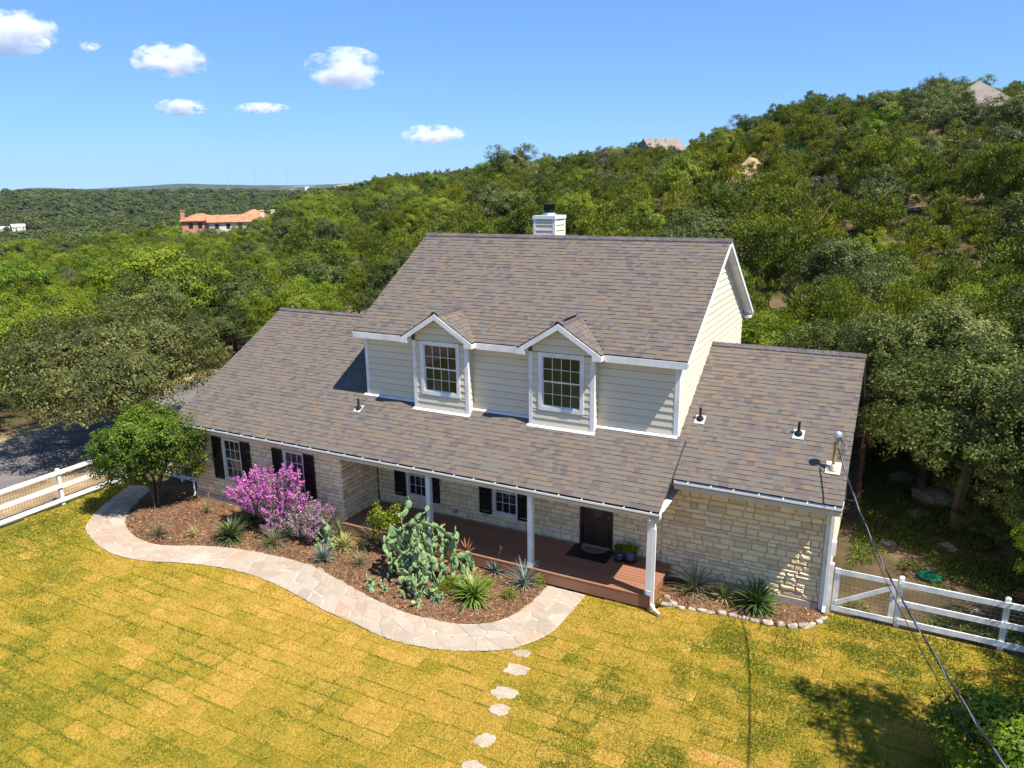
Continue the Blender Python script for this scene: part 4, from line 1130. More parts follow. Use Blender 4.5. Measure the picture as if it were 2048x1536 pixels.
def roof_things():
    for x, y, zf in ((-10.06, -.49, zm), (.41, .95, zw), (2.93, .88, zw)):
        z = zf(y); sl = SL_M if zf is zm else SL_W
        m = MB(); m.obox((x-.13, y-.16, zf(y-.16)+.026), (.27, 0, 0), (0, .28, .28*sl), (0, 0, .008))
        v = H(m, 'vent_pipe', 'lead'); v['label'] = 'black plumbing vent pipe with pale flashing on the roof'
        m = MB(); m.lathe([(.105, z-.05), (.095, z+.05), (.06, z+.11)], 12, (x, y, 0)); H(m, 'vent_collar', 'black', v)
        m = MB(); m.lathe([(.034, z), (.034, z+.34)], 10, (x, y, 0)); H(m, 'vent_stack', 'black', v)
    # electric service mast
    x, y = 3.86, .03; z = zw(y)
    e = empty('service_mast', (x, y, z), 'tan electric service mast with grey weatherhead on the wing roof', 'service mast')
    m = MB(); m.obox((-.17, -.17, -.17*SL_W+.028), (.34, 0, 0), (0, .34, .34*SL_W), (0, 0, .012)); m.build('mast_flashing', MT['cream'], e)
    m = MB(); m.lathe([(.12, 0), (.085, .09), (.04, .13)], 14); m.build('mast_boot', MT['cream'], e)
    m = MB(); m.lathe([(.038, 0), (.038, .62), (.05, .63), (.05, .68), (.038, .70)], 12); m.build('mast_pipe', MT['brass'], e)
    m = MB()
    for k, (r, zz) in enumerate(((.045, .68), (.05, .78), (.10, .80), (.12, .86), (.10, .93), (.05, .965), (.01, .97))): pass
    m.lathe([(.045, .68), (.05, .80), (.095, .80), (.115, .86), (.095, .93), (.05, .965), (.005, .97)], 14, (.03, 0, 0)); m.build('weatherhead', MT['galv'], e)
    for k in range(3):
        dx = .03*k; m = MB()
        P = [(.08+dx*.5, -.05, .80), (.14+dx, -.08, .70), (.15+dx, -.12, .48), (.11+dx, -.16, .34), (.06, -.17, .42), (.045, -.10, .58)]
        m.tube(P, .007, 5); m.build('drip_loop', MT['cable'], e)
    # cable to the street pole: twisted service drop
    P = np.array([(3.92, -.08, z+.60), (4.20, -.9, 3.98), (4.55, -1.9, 3.66), (5.2, -4.93, 3.72), (5.65, -6.9, 3.93), (6.05, -8.9, 4.25), (6.42, -10.9, 4.68), (7.2, -15.2, 5.8), (8.4, -22, 8.2), (9.4, -27.4, 10.2)])
    d = np.concatenate([[0], np.cumsum(np.linalg.norm(np.diff(P, axis=0), axis=1))])
    t = np.linspace(0, d[-1], 160)
    def spl(c):
        # smooth by iterated averaging of the linear resample
        y_ = np.interp(t, d, P[:, c])
        for _ in range(60): y_[1:-1] = (y_[:-2]+2*y_[1:-1]+y_[2:])/4
        return y_
    C_ = np.stack([spl(0), spl(1), spl(2)], 1)
    e = empty('service_cable', tuple(P[0]), 'twisted overhead service cable running from the roof mast over the lawn', 'cable')
    for k, (rr, mt, ph) in enumerate(((.009, 'cable', 0), (.009, 'cable', 2.1), (.007, 'alucable', 4.2))):
        off = np.stack([np.cos(t*5+ph)*.011, np.zeros_like(t), np.sin(t*5+ph)*.011], 1)
        m = MB(); m.tube(C_+off-P[0], rr, 6); m.build('cable_strand', MT[mt], e)
    sag = C_.copy(); sag[:, 2] -= .16*np.sin(np.linspace(0, math.pi, 160)); sag[:, 0] -= .10*np.sin(np.linspace(0, math.pi, 160))
    e2 = empty('telephone_cable', tuple(P[0]), 'thin black telephone wire hanging just under the thicker service cable', 'cable')
    m = MB(); m.tube(sag-P[0], .006, 5); m.build('cable_strand', MT['cable'], e2)
    # street pole behind the camera that carries both
    p = empty('utility_pole', (9.45, -27.5, -.06), 'tall weathered wooden utility pole by the street', 'utility pole')
    m = MB(); m.lathe([(.17, 0), (.12, 10.6)], 12); m.build('pole', MT['bark'], p)
    m = MB(); m.box((-1.0, -.06, 9.6), (1.0, .06, 9.75)); m.build('crossarm', MT['bark'], p)
roof_things()

# ------------------------------------------------------------------ fences
def wire_panel(name, parent, p, q, z0, z1, dx=.10, dz=.10, r=.0028):
    p = np.array(p, float); q = np.array(q, float); L = np.linalg.norm(q-p); d = (q-p)/L
    m = MB()
    for k in range(int(L/dx)+1):
        c = p+d*min(k*dx, L); m.bar((c[0], c[1], z0), (c[0], c[1], z1), r*2, r*2, up=(d[0], d[1], 0.001))
    for k in range(int((z1-z0)/dz)+1):
        z = z0+k*dz; m.bar((p[0], p[1], z), (q[0], q[1], z), r*2, r*2)
    m.build(name, MT['wire'], parent)
def post(parent, x, y, h=1.33, s=.065, rnd_top=True):
    m = MB(); m.box((x-s, y-s, -.1), (x+s, y+s, h-.03))
    m.add([(x-s, y-s, h-.03), (x+s, y-s, h-.03), (x+s, y+s, h-.03), (x-s, y+s, h-.03), (x-s*.45, y-s*.45, h), (x+s*.45, y-s*.45, h), (x+s*.45, y+s*.45, h), (x-s*.45, y+s*.45, h)], BOXF[1:])
    m.build('post', MT['fencewhite'], parent)
def rails(parent, p, q, out, zs=((1.10, 1.24), (.60, .74), (.10, .24))):
    """rails from p to q set on the out side of the posts"""
    p = np.array(p, float); q = np.array(q, float); d = (q-p)/np.linalg.norm(q-p); o = np.array(out, float)
    for a, b in zs:
        m = MB(); m.obox((*(p+o*.067), a+rnd.uniform(-.006, .006)), (*(q-p), rnd.uniform(-.008, .008)), (*(o*.035), 0), (0, 0, b-a)); m.build('rail', MT['fencewhite'], parent)
def build_fences():
    # right: gate then fence along y = .1
    g = empty('garden_gate', (4.85, .06, 0), 'white field gate with diagonal brace and wire infill beside the stone corner', 'gate')
    def loc(o): return o
    x0, x1, y = 4.15-4.85, 5.53-4.85, -.02
    def gb(name, a, b, w=.035, h=.13):
        m = MB(); m.bar(a, b, w, h, up=(0, 0, 1) if abs(b[2]-a[2]) < .9 else (1, 0, 0)); m.build(name, MT['fencewhite'], g)
    m = MB(); m.box((x0, y-.02, .10), (x0+.12, y+.02, 1.24)); m.build('gate_stile', MT['fencewhite'], g)
    m = MB(); m.box((x1-.12, y-.02, .10), (x1, y+.02, 1.24)); m.build('gate_stile', MT['fencewhite'], g)
    m = MB(); m.box((x0-.0, y-.045, 1.115), (x1, y-.021, 1.245)); m.build('gate_rail', MT['fencewhite'], g)
    m = MB(); m.box((x0-.0, y-.045, .10), (x1, y-.021, .23)); m.build('gate_rail', MT['fencewhite'], g)
    m = MB(); m.prism([(x0+.06, y-.044, .36), (x0+.06, y-.044, .23), (x1-.06, y-.044, .98), (x1-.06, y-.044, 1.115)][::-1], (0, .022, 0)); m.build('gate_brace', MT['fencewhite'], g)
    wire_panel('wire_mesh', g, (x0+.06, y+.025), (x1-.06, y+.025), .14, 1.2)
    m = MB(); m.box((x1-.02, y-.07, .95), (x1+.10, y-.046, .98)); m.build('latch', MT['galv'], g)
    f = empty('rail_fence', (5.62, .11, 0), 'white three rail fence with wire mesh running from the gate past the woods', 'fence')
    X = [4.06, 5.62, 7.77, 9.95, 12.1]
    for i, x in enumerate(X): post(f, x-5.62, 0 if i else -.05, 1.36 if i == 0 else 1.33, .055)
    for a, b in zip(X[1:-1], X[2:]):
        rails(f, (a-5.62, 0), (b-5.62, 0), (0, -1)); wire_panel('wire_mesh', f, (a-5.62+.06, .0), (b-5.62-.06, .0), .10, 1.22)
    # along the road
    f = empty('rail_fence', (-20.22, -4.31, 0), 'white three rail fence with wire mesh between the lawn and the asphalt road', 'fence')
    Y = [-10.9, -8.7, -6.5, -4.31, -2.15, 0.0]
    for y in Y: post(f, 0, y+4.31, 1.30, .055)
    for a, b in zip(Y[:-1], Y[1:]):
        rails(f, (0, a+4.31), (0, b+4.31), (1, 0)); wire_panel('wire_mesh', f, (-.0, a+4.31+.06), (0, b+4.31-.06), .10, 1.2)
    # short return to the corner of the bay
    f = empty('rail_fence', (-18.4, -.95, 0), 'short white rail fence closing the gap between road fence and house corner', 'fence')
    for x in (-19.9+18.4, -18.25+18.4, -16.62+18.4): post(f, x, 0, 1.28, .05)
    for a, b in ((-1.5, .15), (.15, 1.78)): rails(f, (a, 0), (b, 0), (0, -1)); wire_panel('wire_mesh', f, (a+.05, 0), (b-.05, 0), .1, 1.2)
    # cedar fence behind the wing
    f = empty('cedar_fence', (4.25, 8.0, 0), 'reddish cedar board fence standing behind the end of the wing', 'fence')
    y = 0
    while y < 5.2:
        m = MB(); m.box((-.012, y, .03), (.012, y+.138, 1.85+rnd.uniform(-.03, .03))); m.build('board', MT['cedar'], f); y += .146
    for z in (.35, 1.5):
        m = MB(); m.box((-.06, 0, z), (-.016, 5.2, z+.09)); m.build('rail', MT['cedar'], f)
    for y in (0.0, 2.6, 5.1):
        m = MB(); m.box((.016, y-.05, -.1), (.116, y+.05, 1.95)); m.build('post', MT['cedar'], f)
build_fences()

# ------------------------------------------------------------------ porch furniture and yard things
def porch_things():
    e = empty('door_mat', (-2.16, -.42, .402), 'black rectangular door mat with a pale half circle of script lettering', 'door mat')
    m = MB(); m.box((-.60, -.385, 0), (.60, .385, .012)); m.build('mat_base', MT['black'], e)
    m = MB(); P = [(.40*math.cos(t), .37-.36*math.sin(t), .0125) for t in np.linspace(0, math.pi, 21)]; m.prism(P[::-1], (0, 0, .006)); m.build('mat_half_circle', MT['matbeige'], e)
    # script scribble
    L = []
    for t in np.linspace(0, 1, 60): L.append((-.24+.48*t+.018*math.sin(t*50), .21+.045*math.sin(t*44+.6)*(.6+.4*math.cos(t*9)), .021))
    m = MB(); m.tube(L, .006, 4); m.build('lettering', MT['black'], e)
    for x, y, r, h, lab, mt in ((-1.30, -.44, .15, .27, 'smaller blue glazed pot with upright greenery by the door', 0), (-1.0, -.36, .185, .31, 'larger blue and brown glazed pot of pale flowering greenery', 1)):
        e = empty('flower_pot', (x, y, .40), lab, 'plant pot')
        m = MB(); m.lathe([(r*.9, .012), (r*1.05, .03), (r*1.02, .025)], 20); m.lathe([(r*.65, 0), (r*.70, .02)], 20); m.build('saucer', MT['brownpot'], e, smooth=False)
        m = MB(); m.lathe([(r*.66, .02), (r*.9, h*.35), (r*.97, h*.55)], 20); m.build('lower_glaze', MT['brownpot'], e, smooth=True)
        m = MB(); m.lathe([(r*.975, h*.53), (r, h*.75), (r*.92, h*.93), (r*.97, h), (r*.85, h), (r*.8, h*.9)], 20); m.build('pot', MT['bluepot'], e, smooth=True)
        V, Q, T = bush_leaves(300+int(mt*200), r*1.25, h*(.6 if mt else .75), .07, 71+mt); V[:, 2] += h+.02
        link('potted_foliage', mesh_np('potted_foliage', V, Q, MT['bright' if mt else 'weed'], T), e)
        if mt:
            V, Q, T = bush_leaves(60, r*1.1, h*.5, .05, 79); V[:, 2] += h+.08
            link('blossom', mesh_np('blossom', V, Q, MT['varieg'], np.ones(len(T))), e)
    e = empty('glazed_urn', (-5.20, -2.12, .0), 'tall green glazed urn holding a dark red spiky plant', 'urn')
    m = MB(); m.lathe([(.10, 0), (.15, .08), (.185, .22), (.17, .36), (.10, .47), (.085, .50), (.11, .53), (.09, .53), (.075, .50)], 22); m.build('urn', MT['greenpot'], e, smooth=True)
    V, Q, T = rosette(26, .42, .014, .15, 9, 1.35); V[:, 2] += .5
    link('red_spikes', mesh_np('red_spikes', V, Q, MT['stalk'], T), e)
    o = MB()
    o.lathe([(.30, 0), (.30, .05), (.26, .075), (.05, .085)], 24); o = o.build('tank_lid', MT['greenlid'], None, (6.4, 3.14, -.02)); prop(o, 'round green plastic tank lid in the shaded side yard', 'lid')
    for k in range(5):
        m = MB(); a = .3+.2*k; m.tube([(0, 0, 0), (.45*math.cos(a*.4-.3), .45*math.sin(a*.4-.3), .02)], [.06, .05], 8)
        o = m.build('firewood_log', MT['cedar'], None, (8.25+.05*k, 2.85+.11*k, .04+.03*(k % 2))); prop(o, 'short split firewood log lying behind the white rail fence', 'log', 'firewood logs in the side yard')

def rock_mesh(seed, sx, sy, sz):
    rg = np.random.default_rng(seed)
    V = []; n = 9
    for r, z in ((.92, 0), (1.0, .45), (.84, .85), (.45, 1.0)):
        for i in range(n):
            a = 2*math.pi*i/n+rg.normal(0, .08); q = r*(1+rg.normal(0, .10))
            c, s = math.cos(a), math.sin(a); k = 1/max(abs(c), abs(s))**.6
            V.append((sx*q*c*k, sy*q*s*k, sz*(z+rg.normal(0, .05)*(z > 0))))
    F = [(j*n+i, j*n+(i+1) % n, (j+1)*n+(i+1) % n, (j+1)*n+i) for j in range(3) for i in range(n)]
    F.append(tuple(range(3*n, 4*n))); F.append(tuple(range(n))[::-1])
    return MB().add(V, F).mesh('rock', MT['rock'])
def yard_stones():
    E_ = [(-.02,-1.62),(.37,-1.50),(.72,-1.45),(.99,-1.43),(1.24,-1.37),(1.46,-1.33),(1.72,-1.27),(1.98,-1.26),(2.23,-1.25),(2.52,-1.23),(2.82,-1.20),(3.10,-1.14),(3.38,-1.05),(3.62,-.95),(3.80,-.80),(3.93,-.60),(4.02,-.42)]
    for k, (x, y) in enumerate(E_):
        o = link('edging_rock', rock_mesh(200+k, .095+.05*rnd.random(), .055+.03*rnd.random(), .06+.06*rnd.random()), None, (x, y, -.005))
        o.rotation_euler.z = (.12 if x < 3 else .5 if x < 3.7 else 1.0)+rnd.uniform(-.12, .12)
        o.location.y += rnd.uniform(-.03, .03); prop(o, 'pale limestone rock edging the mulch bed along the wing wall', 'rock', 'edging rocks along the wing bed')
    for k, (x, y, s) in enumerate(((.28, -1.12, .085), (.40, -1.25, .06), (.52, -1.36, .10))):
        o = link('loose_rock', rock_mesh(240+k, s, s*.8, s*.8), None, (x, y, .01))
        prop(o, 'small pale rock lying loose in the bed beside the porch downspout', 'rock', 'loose rocks beside the downspout')
    St = [(-2.05,-4.98,.22,.15,'stepping stone touching the outer curve of the flagstone path'),(-1.89,-5.56,.29,.20,'broad stepping stone, second out from the flagstone path'),(-1.76,-6.38,.29,.19,'broad stepping stone, third out from the flagstone path'),(-1.61,-6.9,.22,.17,'rounded stepping stone, fourth out from the flagstone path'),(-1.44,-7.81,.20,.20,'small bright stepping stone, fifth out from the flagstone path'),(-1.27,-8.55,.24,.2,'stepping stone farthest out from the flagstone path')]
    for k, (x, y, a, b, lab) in enumerate(St):
        rg = np.random.default_rng(260+k); n = 17
        an = np.linspace(0, 2*math.pi, n, endpoint=False); q = 1+rg.normal(0, .13, n)
        xy = np.stack([a*q*np.cos(an), b*q*np.sin(an)], 1)
        V = [(p[0], p[1], -.03) for p in xy]+[(p[0], p[1], .012) for p in xy]+[(p[0]*.9, p[1]*.9, .022) for p in xy]
        F = [tuple(range(2*n, 3*n))]+[(j*n+i, j*n+(i+1) % n, (j+1)*n+(i+1) % n, (j+1)*n+i) for j in (0, 1) for i in range(n)]
        o = MB().add(V, F, .52+.2*rg.random()).build('stepping_stone', MT['flag'], None, (x, y, .0)); prop(o, lab, 'stepping stone'); o.rotation_euler.z = .3
    # outcrops in the shaded yard
    for k, (x, y, s) in enumerate(((6.6, 9.2, .8), (7.6, 10.4, .9), (5.6, 10.8, .6), (6.1, 7.6, .45), (8.3, 8.8, .5), (5.3, 5.0, .25), (6.9, 5.4, .3), (7.4, 1.7, .2))):
        o = link('rock_outcrop', rock_mesh(280+k, s, s*.7, s*.28), None, (x, y, float(Hg(x, y))-.08))
        o.rotation_euler.z = rnd.uniform(0, 3); prop(o, 'weathered limestone outcrop on the shaded ground under the trees', 'rock', 'limestone outcrops in the side yard')
yard_stones()

# ------------------------------------------------------------------ plant generators
def leaf_quads(c, d, s, l, w, bend=None):
    """kite leaves: centre c, direction d, side s, length l, width w -> V, Q"""
    l = np.asarray(l)[:, None]; w = np.asarray(w)[:, None]
    V = np.stack([c-d*l*.5, c+s*w*.5+d*l*.05, c+d*l*.5, c-s*w*.5+d*l*.05], 1).reshape(-1, 3)
    return V, np.arange(len(V)).reshape(-1, 4)
def unit(a): return a/(np.linalg.norm(a, axis=-1, keepdims=True)+1e-9)
def rand_dirs(rg, n): return unit(rg.normal(size=(n, 3)))
def bush_leaves(n, r, h, leaf, seed, clump=None):
    rg = np.random.default_rng(seed)
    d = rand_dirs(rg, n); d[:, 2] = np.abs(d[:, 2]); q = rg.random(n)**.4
    c = d*q[:, None]*np.array([r, r, h])
    dd = unit(d+rg.normal(0, .6, (n, 3))); s = unit(np.cross(dd, rand_dirs(rg, n)))
    l = leaf*rg.uniform(.6, 1.3, n)
    V, Q = leaf_quads(c, dd, s, l, l*.5)
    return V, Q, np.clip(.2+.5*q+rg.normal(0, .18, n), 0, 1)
def rosette(n, L, w, droop, seed, el_max=1.35, el_min=.05, seg=4):
    """sword leaves from one crown"""
    rg = np.random.default_rng(seed); V = []; Q = []; T = []
    for k in range(n):
        u = (k+.5)/n; az = k*2.39996+rg.normal(0, .15); el = el_min+(el_max-el_min)*u**.8+rg.normal(0, .06)
        l = L*(.75+.35*rg.random())*(.85+.15*math.sin(u*3)); p = np.array([0, 0, .04+.05*u]); b = len(V)
        side = np.array([-math.sin(az), math.cos(az), 0]); e = el
        for j in range(seg+1):
            f = j/seg; ww = w*(1-.15*f) if f < .6 else w*max(.03, (1-f)/.42)
            cup = np.array([0, 0, w*.25])
            V += [p-side*ww, p+side*ww]
            p = p+np.array([math.cos(az)*math.cos(e), math.sin(az)*math.cos(e), math.sin(e)])*l/seg
            e -= droop*rg.uniform(.6, 1.4)/seg*(1.2-.5*u)
        for j in range(seg): Q.append((b+2*j, b+2*j+1, b+2*j+3, b+2*j+2)); T.append(np.clip(.25+.55*rg.random()+.1*(u-.5), 0, 1))
    return np.array(V, float), np.array(Q), np.array(T)
def plant_rosette(name, label, cat, x, y, mat, n, L, w, droop, seed, el_max=1.4, el_min=.05, stalk=None, z=.015, group=None):
    e = empty(name, (x, y, z), label, cat, group)
    V, Q, T = rosette(n, L, w, droop, seed, el_max, el_min)
    link('leaves', mesh_np('leaves', V, Q, MT[mat], T), e)
    m = MB(); m.lathe([(w*2.2, -.03), (w*2.6, .05), (w*1.2, .10)], 8); m.build('crown_base', MT['stalk'], e)
    if stalk:
        rg = random.Random(seed)
        for k in range(stalk[0]):
            a = rg.uniform(0, 6.28); h = stalk[1]*rg.uniform(.8, 1.1)
            m = MB(); P = [(0, 0, .05), (.08*h*math.cos(a), .08*h*math.sin(a), h*.5), (.22*h*math.cos(a), .22*h*math.sin(a), h)]
            m.tube(P, [.008, .006, .004], 5)
            for j in range(5):
                f = .7+.3*j/4; q = np.array(P[1])*(1-f)*2+np.array(P[2])*(2*f-1); m.tube([q, q+np.array([rg.uniform(-.05, .05), rg.uniform(-.05, .05), .02])], [.004, .008], 4)
            m.build('flower_stalk', MT['stalk'], e)
    return e
porch_things()
def bed_plants():
    pr = plant_rosette
    pr('yucca', 'big dark green sword leaved yucca between the path and the purple sage', 'yucca', -12.72, -3.75, 'yucca', 95, .80, .026, .85, 1)
    pr('yucca', 'very dark shaded yucca tucked behind the purple sage', 'yucca', -13.0, -2.55, 'yucca', 70, .70, .024, .7, 2)
    pr('yucca', 'big bright green drooping yucca in front of the prickly pears', 'yucca', -4.19, -3.50, 'yucca_lime', 100, .80, .028, 1.0, 3)
    pr('yucca', 'big green yucca filling the mulch bed along the wing wall', 'yucca', 2.46, -.62, 'yucca', 115, .85, .028, .9, 4)
    pr('young_yucca', 'tiny yellow striped yucca near the curve of the path', 'yucca', -13.92, -4.15, 'varieg', 34, .36, .013, .35, 5)
    pr('young_yucca', 'small yellow striped yucca beside the big yucca on the wing bed', 'yucca', 1.60, -.55, 'varieg', 55, .55, .017, .7, 6)
    pr('red_yucca', 'thin leaved red yucca with dry flower stalks near the young tree', 'red yucca', -14.87, -4.6, 'drygrass', 70, .62, .009, .9, 7, stalk=(3, 1.0))
    pr('red_yucca', 'sparse little red yucca with two stalks by the bay foundation', 'red yucca', -14.95, -2.7, 'drygrass', 34, .50, .008, .7, 8, stalk=(2, .85))
    pr('red_yucca', 'spreading grassy red yucca in front of the purple sage', 'red yucca', -11.2, -3.5, 'drygrass', 80, .72, .009, 1.1, 9)
    pr('red_yucca', 'tan grassy red yucca at the corner of the stone bay', 'red yucca', -9.75, -2.15, 'drygrass', 70, .70, .009, 1.0, 10)
    pr('red_yucca', 'low dark grassy red yucca beside the hose by the path', 'red yucca', -8.05, -3.3, 'drygrass', 60, .50, .008, .9, 11)
    pr('red_yucca', 'tall stalked red yucca between the leafy shrub and the deck', 'red yucca', -8.6, -1.98, 'drygrass', 70, .80, .009, 1.0, 12, stalk=(3, .9))
    pr('red_yucca', 'pale grey arching red yucca in front of the middle porch post', 'red yucca', -3.35, -2.22, 'agave', 75, .85, .009, 1.0, 13)
    pr('red_yucca', 'long leaved red yucca between the deck end and the wing wall', 'red yucca', .86, -.60, 'drygrass', 90, 1.05, .010, 1.1, 14)
    pr('agave', 'small silver agave with one thin flower stalk by the deck edge', 'agave', -4.36, -1.97, 'agave', 34, .42, .018, .15, 15, stalk=(1, 1.1))
    pr('agave', 'blue grey narrow leaved agave below the smaller prickly pear', 'agave', -9.2, -3.55, 'agave', 90, .55, .013, .5, 16)
    pr('agave', 'dusky blue agave half hidden behind the small prickly pear', 'agave', -10.0, -2.55, 'agave', 60, .55, .02, .4, 17)
    pr('yucca', 'yellow green spiky yucca beside the small prickly pear', 'yucca', -9.15, -2.70, 'varieg', 70, .55, .016, .7, 18)
    # sage
    def sage(x, y, rx, ry, h, nleaf, nflower, mat, seed, label, lobes):
        rg = np.random.default_rng(seed)
        e = empty('sage_bush', (x, y, .01), label, 'sage bush')
        m = MB(); 
        C = np.array([(rx*a, ry*b, h*c, r) for a, b, c, r in lobes])
        for c in C:
            mid = c[:3]*np.array([.45, .45, .45])+rg.normal(0, .04, 3); m.tube([(c[0]*.06, c[1]*.06, 0), mid, c[:3]], [.03, .02, .008], 5)
        m.build('stems', MT['twig'], e)
        k = rg.integers(0, len(C), nleaf); d = rand_dirs(rg, nleaf); q = rg.random(nleaf)**.35
        # upright sprigs: quantise the directions into sprigs
        c = C[k, :3]+d*(C[k, 3]*q)[:, None]*np.array([1, 1, 1.15])
        ns = 260; spc = c[rg.integers(0, nleaf, ns)]; spd = unit(unit(spc-np.array([0, 0, h*.25]))+np.array([0, 0, .5]))
        si = rg.integers(0, ns, nleaf//2); u = rg.random(nleaf//2)
        c2 = spc[si]+spd[si]*(u*.30)[:, None]+rg.normal(0, .022, (nleaf//2, 3))
        c = np.vstack([c, c2]); c = c[c[:, 2] > .02]; n = len(c)
        dd = rand_dirs(rg, n); s = unit(np.cross(dd, rand_dirs(rg, n))); l = rg.uniform(.022, .05, n)
        V, Q = leaf_quads(c, dd, s, l, l*.6); link('leaves', mesh_np('leaves', V, Q, MT['sage_leaf'], rg.random(n)), e)
        # flowers on the outer, sunny side, along the sprigs
        si = rg.integers(0, ns, nflower); u = rg.random(nflower)
        fc = spc[si]+spd[si]*(.05+u*.30)[:, None]+rg.normal(0, .025, (nflower, 3))
        keep = rg.random(nflower) < np.clip((fc[:, 2]/h-.15)*1.6+.15, .05, 1)
        fc = fc[keep]; n = len(fc); dd = rand_dirs(rg, n); s = unit(np.cross(dd, rand_dirs(rg, n))); l = rg.uniform(.03, .06, n)
        V, Q = leaf_quads(fc, dd, s, l, l*.9); link('blossom', mesh_np('blossom', V, Q, MT[mat], rg.random(n)), e)
    sage(-12.1, -2.62, 1.05, .55, 1.50, 9000, 17000, 'sage_flower', 31, 'large sage bush covered in vivid purple flowers before the bay windows',
         [(-.95, -.1, .62, .42), (-.5, .1, .80, .45), (0, -.1, .92, .48), (.45, .05, .95, .50), (.75, .1, 1.15, .30), (-.2, -.5, .70, .45), (.4, -.5, .72, .45), (.95, .0, .75, .40), (-.75, .3, .70, .36)])
    sage(-10.85, -2.62, .62, .5, .72, 12000, 3800, 'sage_pink', 32, 'silvery sage bush with paler pink flowers beside the stone corner',
         [(-.7, -.3, .6, .33), (0, -.5, .8, .36), (.6, -.1, .95, .40), (1.0, .3, 1.0, .33), (.3, .4, .9, .36), (-.3, .2, .8, .33), (.9, -.4, .6, .28), (-.9, -.8, .45, .25)])
    # prickly pears
    def pad_mesh(k):
        rg = np.random.default_rng(400+k); V = []; nu, nv = 12, 5
        for j in range(nv+1):
            th = math.pi*j/nv
            for i in range(nu):
                a = 2*math.pi*i/nu
                y = math.sin(th)*math.cos(a); z = math.sin(th)*math.sin(a); x = math.cos(th)
                wz = (z+1)/2; wid = .78+.28*wz-.1*wz*wz
                V.append((x*.055+.012*math.sin(a*2+k), y*.5*wid*.82, z*.5+.47))
        F = [(j*nu+i, j*nu+(i+1) % nu, (j+1)*nu+(i+1) % nu, (j+1)*nu+i) for j in range(nv) for i in range(nu)]
        return MB().add(V, F).mesh('pad', MT['cactus'], True)
    PM = [pad_mesh(k) for k in range(5)]
    def prickly(x, y, npad, rx, ry, h, size, seed, label, env, nroot=7):
        rg = np.random.default_rng(seed)
        e = empty('prickly_pear', (x, y, 0), label, 'prickly pear'); tips = []
        pads = []
        def add(base, up, face_az, sz):
            up = unit(up); f = np.array([math.cos(face_az), math.sin(face_az), 0]); f = unit(f-up*np.dot(f, up)); s = np.cross(up, f)
            pads.append((base, up, f, s, sz)); return base+up*sz*.92
        while len(pads) < npad:
            for _ in range(200):
                t = np.array([rg.uniform(-1, 1), rg.uniform(-1, 1), rg.random()**.8])
                if env(*t): break
            tip = t*np.array([rx, ry, h])
            q = rg.uniform(.72, .98); p = np.array([tip[0]*q, tip[1]*q, -.03])
            if len(pads) > 30 and rg.random() < .72:
                tops = np.array([b_+u_*z_*.85 for b_, u_, f_, s_, z_ in pads]); dv = tip-tops; dl = np.linalg.norm(dv, axis=1)
                okk = np.where((dl < size*3.2) & (dl > size*.6) & (dv[:, 2] > .55*dl))[0]
                if len(okk): p = tops[okk[rg.integers(0, len(okk))]]
            L = np.linalg.norm(tip-p); n = max(1, int(round(L/(size*.80))))
            for j in range(n):
                f = (j+1)/n; tgt = p*(1-f)+tip*f; tgt = tgt+rg.normal(0, size*.16, 3)*np.array([1, 1, .3])
                b0 = p if j == 0 else last
                up = unit(tgt-b0)+rg.normal(0, .16, 3); sz = size*rg.uniform(.80, 1.15)
                if j < n-2 and rg.random() < .25: sz *= 1.1
                last = add(b0, up, rg.uniform(0, 6.28), sz)
            if rg.random() < .6:
                faz = rg.uniform(0, 6.28); add(last-unit(up)*sz*.12, unit(up)+rg.normal(0, .55, 3)*np.array([1, 1, .3]), faz, size*rg.uniform(.6, .85))
        fm = None
        for b, up, f, s, sz in pads:
            o = link('pad', PM[rg.integers(0, 5)], e); m = Matrix.Identity(4)
            ww = rg.uniform(.9, 1.1)
            for r in range(3): m[r][0], m[r][1], m[r][2], m[r][3] = f[r]*sz*1.3, s[r]*sz*ww, up[r]*sz, b[r]
            o.matrix_local = m
        m = MB()
        for b, up, f, s, sz in pads:
            if rg.random() < .45:
                for _ in range(rg.integers(1, 4)):
                    a = rg.uniform(-1.0, 1.0); p = b+up*sz*(.47+.5*math.cos(a))+s*sz*.44*math.sin(a)
                    d = unit(up*math.cos(a)+s*math.sin(a)); m.tube([p, p+d*.045], [.016, .012], 5)
        if m.v: prop(m.build('buds', MT['fruit'], e), kind='stuff')
    ell = lambda u, v, w: u*u+v*v+(max(w, 0)*1.0)**2 < 1.0
    prickly(-6.05, -3.2, 290, 1.75, .9, 2.2, .285, 41, 'very large prickly pear cactus towering beside the porch deck', lambda u, v, w: ((u-.05*w)**2+v*v < (1.0-w*.48)**2 and w > .22 and w < 1-.35*abs(u+.1)), 16)
    prickly(-5.40, -4.02, 80, .62, .42, .85, .21, 42, 'dense knee high prickly pear at the foot of the giant cactus', ell, 9)
    prickly(-6.95, -4.12, 16, .55, .25, .42, .21, 43, 'few low prickly pear pads sprawling onto the flagstone path', ell, 4)
    prickly(-9.75, -2.85, 34, .55, .40, .85, .21, 44, 'small prickly pear growing beside the silvery sage', ell, 6)
    prickly(-8.55, -2.55, 5, .25, .2, .5, .2, 45, 'young prickly pear of only a few pads in open mulch', ell, 2)
    prickly(-5.05, -2.35, 12, .4, .25, .55, .21, 46, 'little prickly pear leaning against the green urn', ell, 3)
